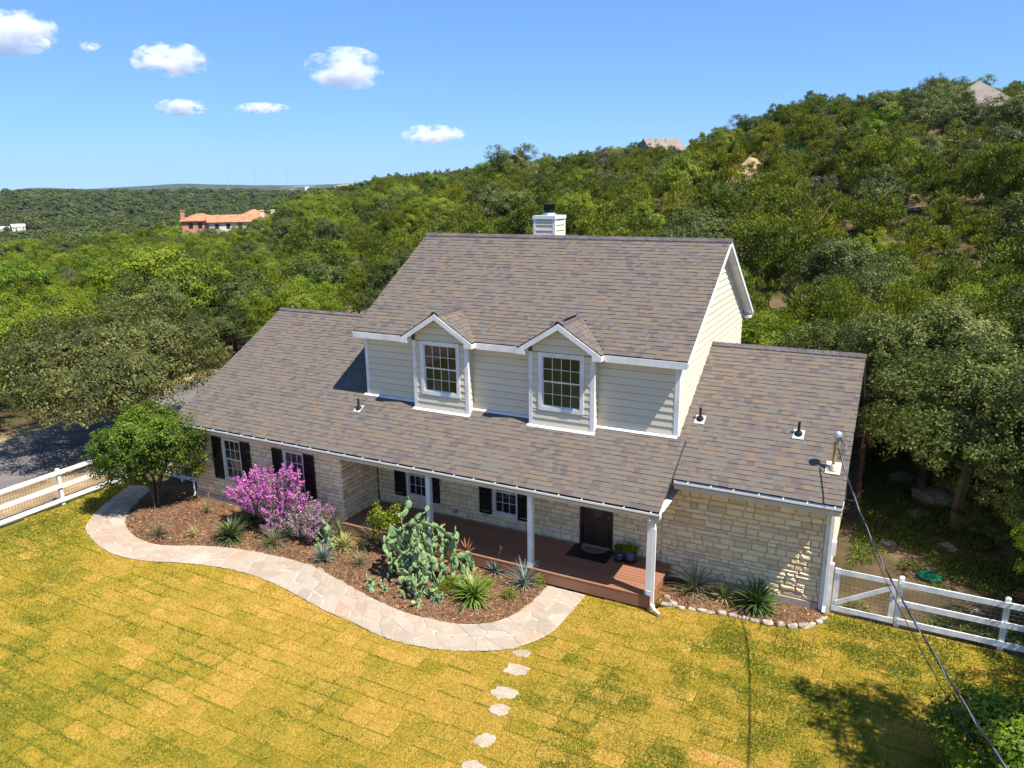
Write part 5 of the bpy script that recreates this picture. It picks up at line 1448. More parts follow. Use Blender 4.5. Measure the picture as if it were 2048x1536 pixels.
    # leafy shrubs
    def shrub(x, y, r, h, n, leaf, mat, seed, label, name='shrub', open_=False):
        rg = np.random.default_rng(seed); e = empty(name, (x, y, .01), label, 'shrub')
        if open_:
            m = MB(); cs = []
            for k in range(9):
                a = rg.uniform(0, 6.28); l = h*rg.uniform(.6, 1.0); q = r*rg.uniform(.3, 1)
                P = [(0, 0, 0), (q*.4*math.cos(a), q*.4*math.sin(a), l*.5), (q*math.cos(a), q*math.sin(a), l)]; m.tube(P, [.014, .01, .004], 5)
                for f in np.linspace(.35, 1, 9): cs.append(np.array(P[1])*(1-f)*2*.5+np.array(P[2])*f+rg.normal(0, .07, 3))
            m.build('stems', MT['twig'], e)
            cs = np.array(cs); k = rg.integers(0, len(cs), n); c = cs[k]+rg.normal(0, .06, (n, 3)); c = c[c[:, 2] > .03]; n = len(c)
            dd = rand_dirs(rg, n); s = unit(np.cross(dd, rand_dirs(rg, n))); l = leaf*rg.uniform(.6, 1.3, n)
            V, Q = leaf_quads(c, dd, s, l, l*.55); T = rg.random(n)
        else:
            V, Q, T = bush_leaves(n, r, h, leaf, seed)
            m = MB(); m.tube([(0, 0, 0), (0, 0, h*.5)], [.03, .01], 6); m.build('stems', MT['twig'], e)
        link('leaves', mesh_np('leaves', V, Q, MT[mat], T), e)
    shrub(-7.75, -2.45, .50, 1.75, 1500, .075, 'elm', 51, 'upright leafy lime green shrub in front of the porch post', open_=True)
    shrub(-5.0, -3.25, .38, .45, 1500, .045, 'bright', 52, 'round bright green shrub between cactus and drooping yucca')
    shrub(-4.25, -2.75, .24, .32, 600, .04, 'bright', 53, 'small round green shrub just behind the drooping yucca')
    shrub(-3.4, -2.95, .22, .34, 600, .04, 'bright', 54, 'lone small green shrub in the mulch near the path end')
    shrub(-3.0, -2.02, .20, .34, 420, .05, 'elm', 55, 'small yellow green shrub against the deck by the path end')
    shrub(-7.85, -1.98, .35, .5, 700, .05, 'elm', 56, 'low lime shrub at the foot of the upright leafy shrub')
    shrub(-10.45, -2.2, .3, .6, 700, .05, 'bright', 57, 'dark leafy shrub squeezed between sage bush and stone corner')
bed_plants()

# ------------------------------------------------------------------ trees
def crown_oak(seed, r, h, z0, n_cl, per, leaf, flat=.8, n_lobes=9, cl_r=.45, lr=(.38, .52), upright=False, wid=.62):
    rg = np.random.default_rng(seed)
    lobes = []
    for k in range(n_lobes):
        a = k*2.39996+rg.normal(0, .3); q = r*(.62 if n_lobes < 16 else .74)*math.sqrt((k+.5)/n_lobes)
        lobes.append((q*math.cos(a), q*math.sin(a), z0+h*(.45+.42*rg.random()-.30*(q/r)), r*rg.uniform(*lr)))
    lobes = np.array(lobes)
    k = rg.integers(0, n_lobes, n_cl); d = rand_dirs(rg, n_cl); d[:, 2] = d[:, 2]*.9+.25
    c = lobes[k, :3]+unit(d)*(lobes[k, 3]*rg.uniform(.72, 1.08, n_cl))[:, None]*np.array([1, 1, flat])
    ctint = rg.normal(0, .12, n_cl)+rg.normal(0, .10, n_lobes)[k]
    n = n_cl*per; ci = np.repeat(np.arange(n_cl), per)
    off = rand_dirs(rg, n)*(cl_r*rg.random(n)**.5)[:, None]*np.array([1, 1, .75])
    p = c[ci]+off
    nrm = unit(unit(p-np.array([0, 0, z0+h*.3]))+off/cl_r*.7+rg.normal(0, .55, (n, 3))+np.array([0, 0, .35]))
    if upright:
        dd = unit(off/cl_r*.6+np.array([0, 0, .9])+rg.normal(0, .4, (n, 3))); s = unit(np.cross(dd, rand_dirs(rg, n)))
    else:
        dd = unit(np.cross(nrm, rand_dirs(rg, n))); s = np.cross(nrm, dd)
    l = leaf*rg.uniform(.6, 1.4, n)
    V, Q = leaf_quads(p, dd, s, l, l*wid)
    T = np.clip(.48+ctint[ci]+rg.normal(0, .16, n), 0, 1)
    return V, Q, T, lobes
def crown_juniper(seed, r, h, z0, n_cl, per, leaf, cl_r=.35):
    rg = np.random.default_rng(seed)
    u = rg.random(n_cl)**.8; a = rg.uniform(0, 2*np.pi, n_cl)
    asym = 1+.28*np.sin(a*2+seed)+.18*np.sin(a*3+seed*2)
    prof = np.sin(np.clip(u*.88+.14, 0, 1)*np.pi)**.55*(1-.35*u)
    q = r*prof*asym*rg.uniform(.55, 1.05, n_cl)
    c = np.stack([q*np.cos(a), q*np.sin(a), z0+h*u*.92*(1+.12*np.sin(a*2+1.3*seed))], 1)
    ctint = rg.normal(0, .13, n_cl)+.12*(u-.5)
    n = n_cl*per; ci = np.repeat(np.arange(n_cl), per)
    up = unit(np.stack([np.cos(a)*.55, np.sin(a)*.55, np.full(n_cl, .8)], 1)+rg.normal(0, .2, (n_cl, 3)))
    f = rg.random(n)
    p = c[ci]+up[ci]*((f-.3)*cl_r*2.6)[:, None]+rg.normal(0, 1, (n, 3))*(cl_r*.42*(1.05-f))[:, None]
    dd = unit(up[ci]+rg.normal(0, .45, (n, 3))); s = unit(np.cross(dd, rand_dirs(rg, n)))
    l = leaf*rg.uniform(.7, 1.5, n)
    V, Q = leaf_quads(p, dd, s, l, l*.42)
    T = np.clip(.40+ctint[ci]+.22*f+rg.normal(0, .13, n), 0, 1)
    return V, Q, T
def trunk_mesh(name, seed, r, h, z0, tr, mat, lobes=None, lean=0.0, nb=6):
    rg = np.random.default_rng(seed); m = MB()
    top = np.array([lean*h*.5, rg.normal(0, .1), z0+h*.45])
    m.tube([(0, 0, -.3), (rg.normal(0, .05), rg.normal(0, .05), z0*.5), top*.75, top], [tr*1.25, tr, tr*.7, tr*.35], 7)
    for k in range(nb):
        a = k*2.4+rg.normal(0, .3); f = rg.uniform(.3, .9); b = top*f
        if lobes is not None: e = lobes[k % len(lobes), :3]
        else: e = np.array([r*.7*math.cos(a), r*.7*math.sin(a), b[2]+h*.35])
        mid = (b+e)/2+rg.normal(0, .15, 3)
        m.tube([b, mid, e], [tr*.5, tr*.33, tr*.1], 5)
    return m.mesh(name, MT[mat])

CROWN = {}; TRUNK = {}
def make_tree_library():
    for k in range(4):     # near live oaks, fine leaves
        V, Q, T, lb = crown_oak(500+k, 3.0, 4.2, 1.5, 1000, 34, .085, cl_r=.27, n_lobes=30, lr=(.20, .32))
        CROWN['oak_near', k] = mesh_np('crown', V, Q, MT['oak'], T); TRUNK['oak_near', k] = trunk_mesh('trunk', 500+k, 3, 4.2, 1.7, .17, 'bark', lb, .1, 9)
    for k in range(5):     # mid distance oaks / elms
        V, Q, T, lb = crown_oak(520+k, 3.0, 4.4, 1.2, 250, 56, .135, cl_r=.40, n_lobes=20, lr=(.24, .36))
        CROWN['oak', k] = mesh_np('crown', V, Q, MT['oak'], T); TRUNK['oak', k] = trunk_mesh('trunk', 520+k, 3, 4.4, 1.4, .16, 'bark', lb)
    for k in range(3):
        V, Q, T, lb = crown_oak(540+k, 2.3, 4.9, .5, 620, 44, .10, 1.2, 24, .26, (.20, .34), True, .42)
        CROWN['juniper_near', k] = mesh_np('crown', V, Q, MT['juniper'], T); TRUNK['juniper_near', k] = trunk_mesh('trunk', 540+k, 2, 5, .8, .13, 'barkred', None, .2, 8)
    for k in range(6):
        V, Q, T, lb = crown_oak(560+k, 2.45, 4.3+.25*k, .1, 160, 74, .145, 1.15, 15, .36, (.26, .42), True, .45)
        CROWN['juniper', k] = mesh_np('crown', V, Q, MT['juniper'], T); TRUNK['juniper', k] = trunk_mesh('trunk', 560+k, 2, 5, .8, .13, 'barkred', None, .2)
    for k in range(3):     # far lumps
        V, Q, T, lb = crown_oak(580+k, 3.2, 4.2, .9, 90, 9, .75, cl_r=.75)
        CROWN['far', k] = mesh_np('crown', V, Q, MT['farleaf'], T); TRUNK['far', k] = trunk_mesh('trunk', 580+k, 3, 4, 1, .16, 'bark', lb, 0, 3)
make_tree_library()
NV = {'oak_near': 4, 'oak': 5, 'juniper_near': 3, 'juniper': 6, 'far': 3}
FIRST = {}
def tree(x, y, kind, leaf, sc, label, group, seed=None, z=None, name=None, sz=None):
    k = (seed if seed is not None else rnd.randrange(100)) % NV[kind]
    e = empty(name or {'juniper': 'juniper', 'juniper_near': 'juniper', 'far': 'woodland_tree'}.get(kind, 'oak_tree' if leaf == 'oak' else 'elm_tree'), (x, y, float(Hg(x, y)) if z is None else z), label, 'tree', group, rnd.uniform(0, 6.28))
    e.scale = (sc, sc, sc*(sz or rnd.uniform(.88, 1.12)))
    c = link('crown', CROWN[kind, k], e); link('trunk', TRUNK[kind, k], e)
    if leaf and leaf != {'oak_near': 'oak', 'oak': 'oak', 'juniper': 'juniper', 'juniper_near': 'juniper', 'far': 'farleaf'}[kind]:
        c.material_slots[0].link = 'OBJECT'; c.material_slots[0].material = MT[leaf]
    FIRST.setdefault((kind, k, leaf), c)
    return e

def special_trees():
    # young bright tree on the lawn corner
    V, Q, T, lb = crown_oak(601, 1.85, 3.2, .55, 1500, 36, .075, 1.0, 26, .22, (.30, .44))
    e = empty('young_tree', (-17.05, -3.0, 0), 'young bright green round tree at the curve of the flagstone path', 'tree')
    link('crown', mesh_np('crown', V, Q, MT['young'], T), e)
    m = MB(); rg = np.random.default_rng(3)
    for k in range(5):
        a = k*1.26; m.tube([(.06*math.cos(a), .06*math.sin(a), -.1), (.16*math.cos(a), .16*math.sin(a), .7), (.7*math.cos(a), .7*math.sin(a), 2.0), (1.0*math.cos(a), 1.0*math.sin(a), 2.7)], [.055, .045, .03, .012], 6)
    m.build('trunk', MT['bark'], e)
    # spreading live oak over the road
    V, Q, T, lb = crown_oak(602, 5.6, 4.0, 1.7, 3000, 32, .10, .80, 70, .33, (.14, .26))
    e = empty('spreading_oak', (-24.4, .9, 0), 'wide spreading live oak with drooping limbs over the asphalt road', 'tree')
    link('crown', mesh_np('crown', V, Q, MT['oak_light'], T), e)
    m = MB()
    m.tube([(0, 0, -.2), (.15, -.1, 1.2), (.4, -.2, 2.4), (.5, 0, 3.2)], [.34, .27, .22, .16], 9)
    for b in lb[::2]: m.tube([(.2, -.1, 1.6), ((b[0]+.2)*.5, b[1]*.5, 2.7), b[:3]], [.15, .10, .03], 6)
    m.build('trunk', MT['bark'], e)
    # tree whose shadow falls on the lawn, and its low growth in the corner of the plot
    V, Q, T, lb = crown_oak(603, 1.7, 2.6, 5.2, 300, 30, .09, .9, 22, .22, (.18, .34))
    e = empty('lawn_tree', (9.15, -4.95, 0), 'slim tree at the edge of the lawn casting a broken shadow on the grass', 'tree')
    link('crown', mesh_np('crown', V, Q, MT['bright'], T), e)
    m = MB(); m.tube([(0, 0, -.2), (.05, 0, 2.2), (-.05, .05, 4.6), (0, 0, 6.8)], [.13, .10, .08, .03], 7)
    for b in lb: m.tube([(0, 0, 4.2), (b[0]*.5, b[1]*.5, 5.2), b[:3]], [.05, .035, .012], 5)
    m.build('trunk', MT['bark'], e)
    V, Q, T, lb = crown_oak(604, 1.0, 1.5, .1, 420, 30, .07, .9, 18, .2, (.24, .36))
    e = empty('lawn_shrub', (7.3, -4.75, 0), 'leafy green shrub growing at the lawn edge under the service cable', 'shrub'); e.scale = (1.25, 1.25, 1.2)
    link('leaves', mesh_np('leaves', V, Q, MT['bright'], T), e)
    m = MB()
    for b in lb: m.tube([(0, 0, -.05), (b[0]*.4, b[1]*.4, .5), b[:3]], [.03, .02, .008], 5)
    m.build('stems', MT['bark'], e)
    # side-yard trees to the right of the wing
    near = [
     (7.2, 6.9, 'oak_near', 'oak', 1.12, 0, 'leaning live oak shading the side yard beyond the wing'),
     (6.3, 12.2, 'oak_near', 'oak', 1.15, 1, 'live oak standing behind the cedar fence'),
     (10.3, 5.0, 'oak_near', 'oak', 1.12, 2, 'dense live oak overhanging the white rail fence'),
     (11.2, 12.8, 'oak_near', 'oak', 1.4, 3, 'tall live oak deeper in the side yard'),
     (5.9, 17.6, 'juniper_near', 'juniper', 1.15, 0, 'dark juniper behind the cedar fence end'),
     (9.0, 17.0, 'juniper_near', 'juniper', 1.25, 1, 'broad juniper with reddish bare trunk beyond the side yard'),
     (3.2, 13.4, 'oak_near', 'oak', 1.05, 2, 'thin grey green live oak just behind the wing roof'),
     (-.5, 15.0, 'oak_near', 'elm', 1.0, 0, 'yellow green elm behind the upper gable'),
     (2.0, 19.0, 'juniper_near', 'juniper', 1.2, 2, 'olive green juniper behind the wing ridge'),
     (12.8, 19.5, 'juniper_near', 'olive', 1.2, 0, 'yellowish juniper at the top of the side yard'),
     (9.6, .95, 'oak_near', 'bright', .60, 1, 'leafy young tree behind the white rail fence'),
     (10.9, -1.4, 'oak_near', 'bright', .80, 3, 'leafy tree outside the lawn shading the rail fence'),
     (9.4, 9.6, 'oak_near', 'oak', 1.2, 3, 'second live oak close behind the leaning oak of the side yard'),
     (8.4, 13.2, 'oak_near', 'elm', .8, 0, 'small yellow green elm between the side yard oaks'),
     (6.2, 9.6, 'oak_near', 'oak', .78, 2, 'low live oak pressed against the cedar fence'),
     (8.6, 5.1, 'oak_near', 'oak', .66, 1, 'short bushy live oak in front of the leaning oak'),
     (10.6, 7.6, 'oak_near', 'oak', .90, 0, 'live oak at the far end of the shaded yard'),
     (7.7, 10.4, 'juniper_near', 'juniper', .95, 2, 'dark juniper wedged between the side yard oaks'),
     (5.7, 14.8, 'oak_near', 'oak', .90, 3, 'live oak just past the cedar fence boards'),
     (9.2, 2.9, 'oak_near', 'bright', .42, 3, 'knee branched sapling growing beside the firewood'),
     (13.5, 2.2, 'oak_near', 'oak', 1.1, 0, 'live oak past the end of the rail fence'),
     (7.6, 21.5, 'oak_near', 'elm', 1.0, 1, 'lime green elm among the junipers behind the wing'),
     (12.0, 24.5, 'oak_near', 'elm', 1.05, 3, 'tall yellow green elm above the side yard'),
     (3.5, 24.0, 'oak_near', 'oak', 1.1, 0, 'rounded blue green live oak rising behind the wing ridge'),
     (-3.2, 19.0, 'juniper_near', 'olive', 1.1, 1, 'yellow olive juniper behind the chimney'),
     (-8.5, 15.6, 'oak_near', 'elm', .95, 2, 'lime elm crown close behind the main ridge'),
     (-13.0, 14.0, 'oak_near', 'elm', 1.0, 3, 'leafy green elm behind the bay roof'),
     (-18.5, 13.2, 'oak_near', 'oak', 1.0, 0, 'grey green live oak beside the driveway'),
     (-16.0, 18.5, 'juniper_near', 'olive', 1.15, 2, 'golden olive juniper behind the bay roof'),
     (-25.0, 12.5, 'oak_near', 'elm', 1.05, 1, 'bright yellow green elm across the driveway'),
     (-33.0, 3.5, 'oak_near', 'elm', 1.1, 2, 'yellow green elm on the far side of the road'),
     (-33.5, 9.5, 'oak_near', 'oak', 1.05, 3, 'grey green live oak on the far side of the road'),
     (-35.0, -2.0, 'oak_near', 'bright', .9, 0, 'bright leafy tree on the far road verge'),
    ]
    for x, y, s, k in ((8.2, 6.1, .48, 1), (9.2, 6.6, .55, 2), (9.0, 4.3, .42, 3), (10.0, 3.4, .5, 0), (8.0, 8.3, .55, 2), (9.8, 8.8, .6, 1), (6.6, 10.6, .5, 0), (5.6, 12.8, .5, 1)):
        tree(x, y, 'oak_near', 'oak', s, 'low dark understory oak bush in the shaded yard beyond the gate', 'understory bushes in the side yard', k, sz=s*1.0, name='understory_bush')
    for x, y, kd, lf, s, k, lab in near: tree(x, y, kd, lf, s, lab, None, k)
    return [(x, y) for x, y, *_ in near]+[(-23.3, 1.2), (-19, 6)]
NEARPTS = special_trees()

# places kept clear of trees: (column bearing, distance, radius)
def clear_spots():
    return [(*cam_xy(466, 262), 20), (*cam_xy(466, 240), 8), (*cam_xy(1930, 140), 9), (*cam_xy(1955, 128), 8), (*cam_xy(1960, 116), 6), (*cam_xy(1965, 105), 4), (*cam_xy(1830, 140), 7), (*cam_xy(1318, 190), 9), (*cam_xy(1318, 180), 7), (*cam_xy(1318, 168), 5), (*cam_xy(1285, 92), 3), (*cam_xy(1490, 112), 7), (*cam_xy(1497, 103), 6), (*cam_xy(1500, 95), 4.5), (*cam_xy(1240, 150), 4), (*cam_xy(642, 420), 12), (*cam_xy(25, 640), 20), (*cam_xy(25, 605), 18), (*cam_xy(25, 575), 12)]
CLEAR = clear_spots()
def scatter():
    rg = np.random.default_rng(77)
    pts = [np.array(p) for p in NEARPTS]; rads = [4.2]*len(pts)
    grid = {}
    def ok(p, s):
        gx, gy = int(p[0]//6), int(p[1]//6)
        for a in range(gx-1, gx+2):
            for b in range(gy-1, gy+2):
                for q in grid.get((a, b), ()):
                    if (q[0]-p[0])**2+(q[1]-p[1])**2 < s*s: return False
        return True
    for p in pts: grid.setdefault((int(p[0]//6), int(p[1]//6)), []).append(p)
    out = []
    for _ in range(26000):
        az = R(rg.uniform(-69, 15)); r = math.sqrt(rg.uniform(34**2, 285**2))
        x = CAMP[0]+r*math.sin(az); y = CAMP[1]+r*math.cos(az)
        if -31.5 < x < -20 and y < 30: 
            if x > -31.2-.02*max(0, y-1)**1.9 and x < -19.5: continue
        if -20 < x < 5.5 and y < 13.5: continue
        if x >= 5.5 and y < 14: continue
        if any((x-a)**2+(y-b)**2 < c*c for a, b, c in CLEAR): continue
        s = 3.7 if r < 110 else 4.3 if r < 180 else 5.0
        p = (x, y)
        if ok(p, s):
            grid.setdefault((int(x//6), int(y//6)), []).append(p); out.append((r, math.degrees(az), x, y))
    out.sort()
    return out
SCAT = scatter()
def species(az, x, y, rg):
    """hill to the right is juniper, the valley mixes elm and oak"""
    n = float(vnoise(x, y, .055, 12)); u = rg.random()
    left = np.clip((-30-az)/16, 0, 1)
    pj = .70-.42*left
    if u < .022 and math.hypot(x-CAMP[0], y-CAMP[1]) > 75: return 'juniper', 'grey'
    if u < pj: return 'juniper', ('juniper' if n < .62 or u < .3 else 'olive')
    if n > .55 and left > .3: return 'oak', 'elm'
    if rg.random() < .25+.35*left: return 'oak', ('elm' if rg.random() < .6 else 'bright')
    return 'oak', 'oak'
LAB = {('juniper', 'juniper'): ('dark green juniper in the dense woods behind the house', 'dark junipers in the woods'),
       ('juniper', 'olive'): ('yellowish olive juniper in the dense woods behind the house', 'olive junipers in the woods'),
       ('juniper', 'grey'): ('grey half bare juniper in the woods behind the house', 'bare junipers in the woods'),
       ('oak', 'oak'): ('rounded grey green live oak in the woods behind the house', 'live oaks in the woods'),
       ('oak', 'elm'): ('bright yellow green elm in the woods behind the house', 'elms in the woods'),
       ('oak', 'bright'): ('fresh green broadleaf tree in the woods behind the house', 'broadleaf trees in the woods')}
def plant_woods():
    rg = np.random.default_rng(5); rest = []; hero = 0
    heroes = [(1026, 150, 'oak', 'oak', 2.15, 'tall rounded live oak standing above the skyline behind the chimney'),
              (1735, 130, 'oak', 'oak', 1.15, 'open crowned oak on the hilltop beside the pale house'),
              (1850, 130, 'oak', 'oak', 1.25, 'dense live oak in front of the hilltop house'),
              (1895, 130, 'juniper', 'juniper', 1.0, 'juniper against the wall of the hilltop house'),
              (1380, 120, 'juniper', 'grey', 1.0, 'grey leafless juniper high on the hillside'),
              (1850, 95, 'oak', 'elm', .72, 'lime yellow small tree alone among dark hillside junipers'),
              (1450, 135, 'oak', 'elm', 1.1, 'bright green elm near the hillside crest'),
              (1650, 118, 'oak', 'elm', .85, 'pale lime tree under the hilltop'),
              (1700, 47, 'oak', 'oak', 1.15, 'big blue green live oak directly above the wing roof'),
              (1400, 62, 'oak', 'oak', 1.2, 'dark dense live oak above the main ridge')]
    hp = []
    for px, r, kd, lf, s, lab in heroes:
        x, y = cam_xy(px, r); tree(x, y, kd, lf, s, lab, None); hp.append((x, y))
    n = 0
    for r, az, x, y in SCAT:
        if any((x-a)**2+(y-b)**2 < 9 for a, b in hp): continue
        kd, lf = species(az, x, y, rg)
        s = (.80+.65*rg.random()**1.3)*(1.0 if kd == 'juniper' else .95)
        inview = -64 < az < 9
        if n < 262 and inview:
            lab, grp = LAB[kd, lf]
            k2 = kd+'_near' if r < 48 else kd
            tree(x, y, k2, lf, s, lab, grp); n += 1
        else: rest.append((x, y, float(Hg(x, y)), kd, lf, s))
    return rest
REST = plant_woods()

def gn_scatter(name, pts, scales, idx, sources, label):
    """one object: instances of existing tree crowns on ground points"""
    me = bpy.data.meshes.new(name); me.vertices.add(len(pts)); me.vertices.foreach_set('co', np.asarray(pts, np.float32).ravel())
    for nm, ty, arr in (('sc', 'FLOAT', scales), ('idx', 'INT', idx), ('rot', 'FLOAT', np.random.default_rng(4).uniform(0, 6.28, len(pts)))):
        a = me.attributes.new(nm, ty, 'POINT'); a.data.foreach_set('value', np.asarray(arr, np.float32 if ty == 'FLOAT' else np.int32))
    me.update()
    o = link(name, me); prop(o, label, 'woods', kind='stuff')
    g = bpy.data.node_groups.new(name, 'GeometryNodeTree')
    g.interface.new_socket('Geometry', in_out='INPUT', socket_type='NodeSocketGeometry'); g.interface.new_socket('Geometry', in_out='OUTPUT', socket_type='NodeSocketGeometry')
    N = g.nodes; Lk = g.links
    gi = N.new('NodeGroupInput'); go = N.new('NodeGroupOutput')
    inst = N.new('GeometryNodeInstanceOnPoints'); jn = N.new('GeometryNodeJoinGeometry')
    for s in sources[::-1]:
        oi = N.new('GeometryNodeObjectInfo'); oi.inputs['Object'].default_value = s; oi.inputs['As Instance'].default_value = True; oi.transform_space = 'ORIGINAL'
        Lk.new(oi.outputs['Geometry'], jn.inputs[0])
    def at(nm, ty):
        q = N.new('GeometryNodeInputNamedAttribute'); q.data_type = ty; q.inputs[0].default_value = nm; return q.outputs[0]
    cx = N.new('ShaderNodeCombineXYZ'); Lk.new(at('rot', 'FLOAT'), cx.inputs[2])
    Lk.new(gi.outputs[0], inst.inputs['Points']); Lk.new(jn.outputs[0], inst.inputs['Instance'])
    inst.inputs['Pick Instance'].default_value = True
    Lk.new(at('idx', 'INT'), inst.inputs['Instance Index']); Lk.new(cx.outputs[0], inst.inputs['Rotation']); Lk.new(at('sc', 'FLOAT'), inst.inputs['Scale'])
    Lk.new(inst.outputs[0], go.inputs[0])
    o.modifiers.new('scatter', 'NODES').node_group = g
    return o
def far_woods():
    rg = np.random.default_rng(15)
    keys = [k for k in FIRST if k[0] in ('juniper', 'oak')]
    src = [FIRST[k] for k in keys]
    by = {}
    for i, k in enumerate(keys): by.setdefault((k[0], k[2]), []).append(i)
    pts = []; sc = []; ix = []
    for x, y, z, kd, lf, s in REST:
        c = by.get((kd, lf)) or by[(kd, kd)]
        pts.append((x, y, z-.15)); sc.append(s); ix.append(c[rg.integers(0, len(c))])
    gn_scatter('hillside_woods', pts, sc, ix, src, 'unbroken woods of juniper and oak covering the far hillside and valley')
    # beyond: low wood on the valley floor and opposite ridge; a few are single trees at its near edge
    for k in range(3):
        x, y = cam_xy(330+60*k, 288+4*k); tree(x, y, 'far', 'farleaf', 1.2, 'small round tree at the near edge of the valley wood', 'trees at the edge of the valley wood', k)
    fs = [FIRST['far', k, 'farleaf'] for k in range(3)]
    n = 15000
    az = np.radians(rg.uniform(-70, 14, n)); r = np.exp(rg.uniform(math.log(275), math.log(1750), n))
    x = CAMP[0]+r*np.sin(az); y = CAMP[1]+r*np.cos(az)
    k = np.ones(n, bool)
    for a, b, c in CLEAR: k &= (x-a)**2+(y-b)**2 > (c*.9)**2
    x, y, r = x[k], y[k], r[k]
    pts = np.stack([x, y, Hg(x, y)-.4], 1); s = rg.uniform(.75, 1.3, len(x))*np.clip(r/600, .95, 1.8)
    gn_scatter('valley_woods', pts, s, rg.integers(0, 3, len(x)), fs, 'distant low woods across the valley floor and opposite ridge')
far_woods()

def ground_cover():
    """weeds and leaf litter in the shaded yard and on the verges"""
    rg = np.random.default_rng(19); N = 34000
    x = rg.uniform(4.4, 14, N); y = rg.uniform(.3, 16, N)
    d = vnoise(x, y, .55, 7)*.6+vnoise(x, y, 1.7, 9)*.4
    k = d > .43
    x1 = rg.uniform(-44, -30.0, 9000); y1 = rg.uniform(-12, 14, 9000); k1 = vnoise(x1, y1, .4, 3) > .35
    x2 = rg.uniform(-23.4, -20.4, 2600); y2 = rg.uniform(-12, 3, 2600); k2 = vnoise(x2, y2, .6, 31) > .60
    x = np.concatenate([x[k], x1[k1], x2[k2]]); y = np.concatenate([y[k], y1[k1], y2[k2]])
    m = 5; n = len(x)*m
    c = np.stack([np.repeat(x, m)+rg.normal(0, .05, n), np.repeat(y, m)+rg.normal(0, .05, n), np.zeros(n)], 1)
    c[:, 2] = Hg(c[:, 0], c[:, 1])+rg.uniform(0, .12, n)
    dd = rand_dirs(rg, n); s = unit(np.cross(dd, unit(rand_dirs(rg, n)+np.array([0, 0, 1.0])))); l = rg.uniform(.03, .08, n)
    V, Q = leaf_quads(c, dd, s, l, l*.6)
    o = link('ground_cover', mesh_np('ground_cover', V, Q, MT['weed'], rg.random(n))); prop(o, 'low leafy weeds covering the shaded yard and road verges', 'weeds', kind='stuff')
ground_cover()

# ------------------------------------------------------------------ far buildings
def hip_block(parent, x0, x1, y0, y1, z0, z1, rise, wall, roof, ov=.5, gable=False, axis='x'):
    m = MB(); m.box((x0, y0, z0), (x1, y1, z1)); w = m.build('wall', MT[wall], parent)
    X0, X1, Y0, Y1 = x0-ov, x1+ov, y0-ov, y1+ov; zt = z1+rise
    m = MB()
    if gable:
        if axis == 'x': m.prism([(X0, Y0, z1), (X0, Y1, z1), (X0, (Y0+Y1)/2, zt)][::-1], (X1-X0, 0, 0))
        else: m.prism([(X0, Y0, z1), (X1, Y0, z1), ((X0+X1)/2, Y0, zt)], (0, Y1-Y0, 0))
    else:
        r = min(X1-X0, Y1-Y0)/2; ym = (Y0+Y1)/2; xm = (X0+X1)/2
        A, B = ((X0+r, ym, zt), (X1-r, ym, zt)) if X1-X0 >= Y1-Y0 else ((xm, Y0+r, zt), (xm, Y1-r, zt))
        V = [(X0, Y0, z1), (X1, Y0, z1), (X1, Y1, z1), (X0, Y1, z1), A, B, (X0, Y0, z1-.25), (X1, Y0, z1-.25), (X1, Y1, z1-.25), (X0, Y1, z1-.25)]
        if X1-X0 >= Y1-Y0: F = [(0, 1, 5, 4), (1, 2, 5), (2, 3, 4, 5), (3, 0, 4)]
        else: F = [(0, 1, 4), (1, 2, 5, 4), (2, 3, 5), (3, 0, 4, 5)]
        F += [(6, 7, 1, 0), (7, 8, 2, 1), (8, 9, 3, 2), (9, 6, 0, 3), (9, 8, 7, 6)]
        m.add(V, F)
    m.build('roof', MT[roof], parent)
    return w
def win(parent, x, y, z, w, h, n=(0, -1)):
    m = MB()
    if n[0] == 0: m.box((x, y-.08 if n[1] < 0 else y, z), (x+w, y if n[1] < 0 else y+.08, z+h))
    else: m.box((x, y, z), (x+.08, y+w, z+h))
    m.build('window', MT['farglass'], parent)
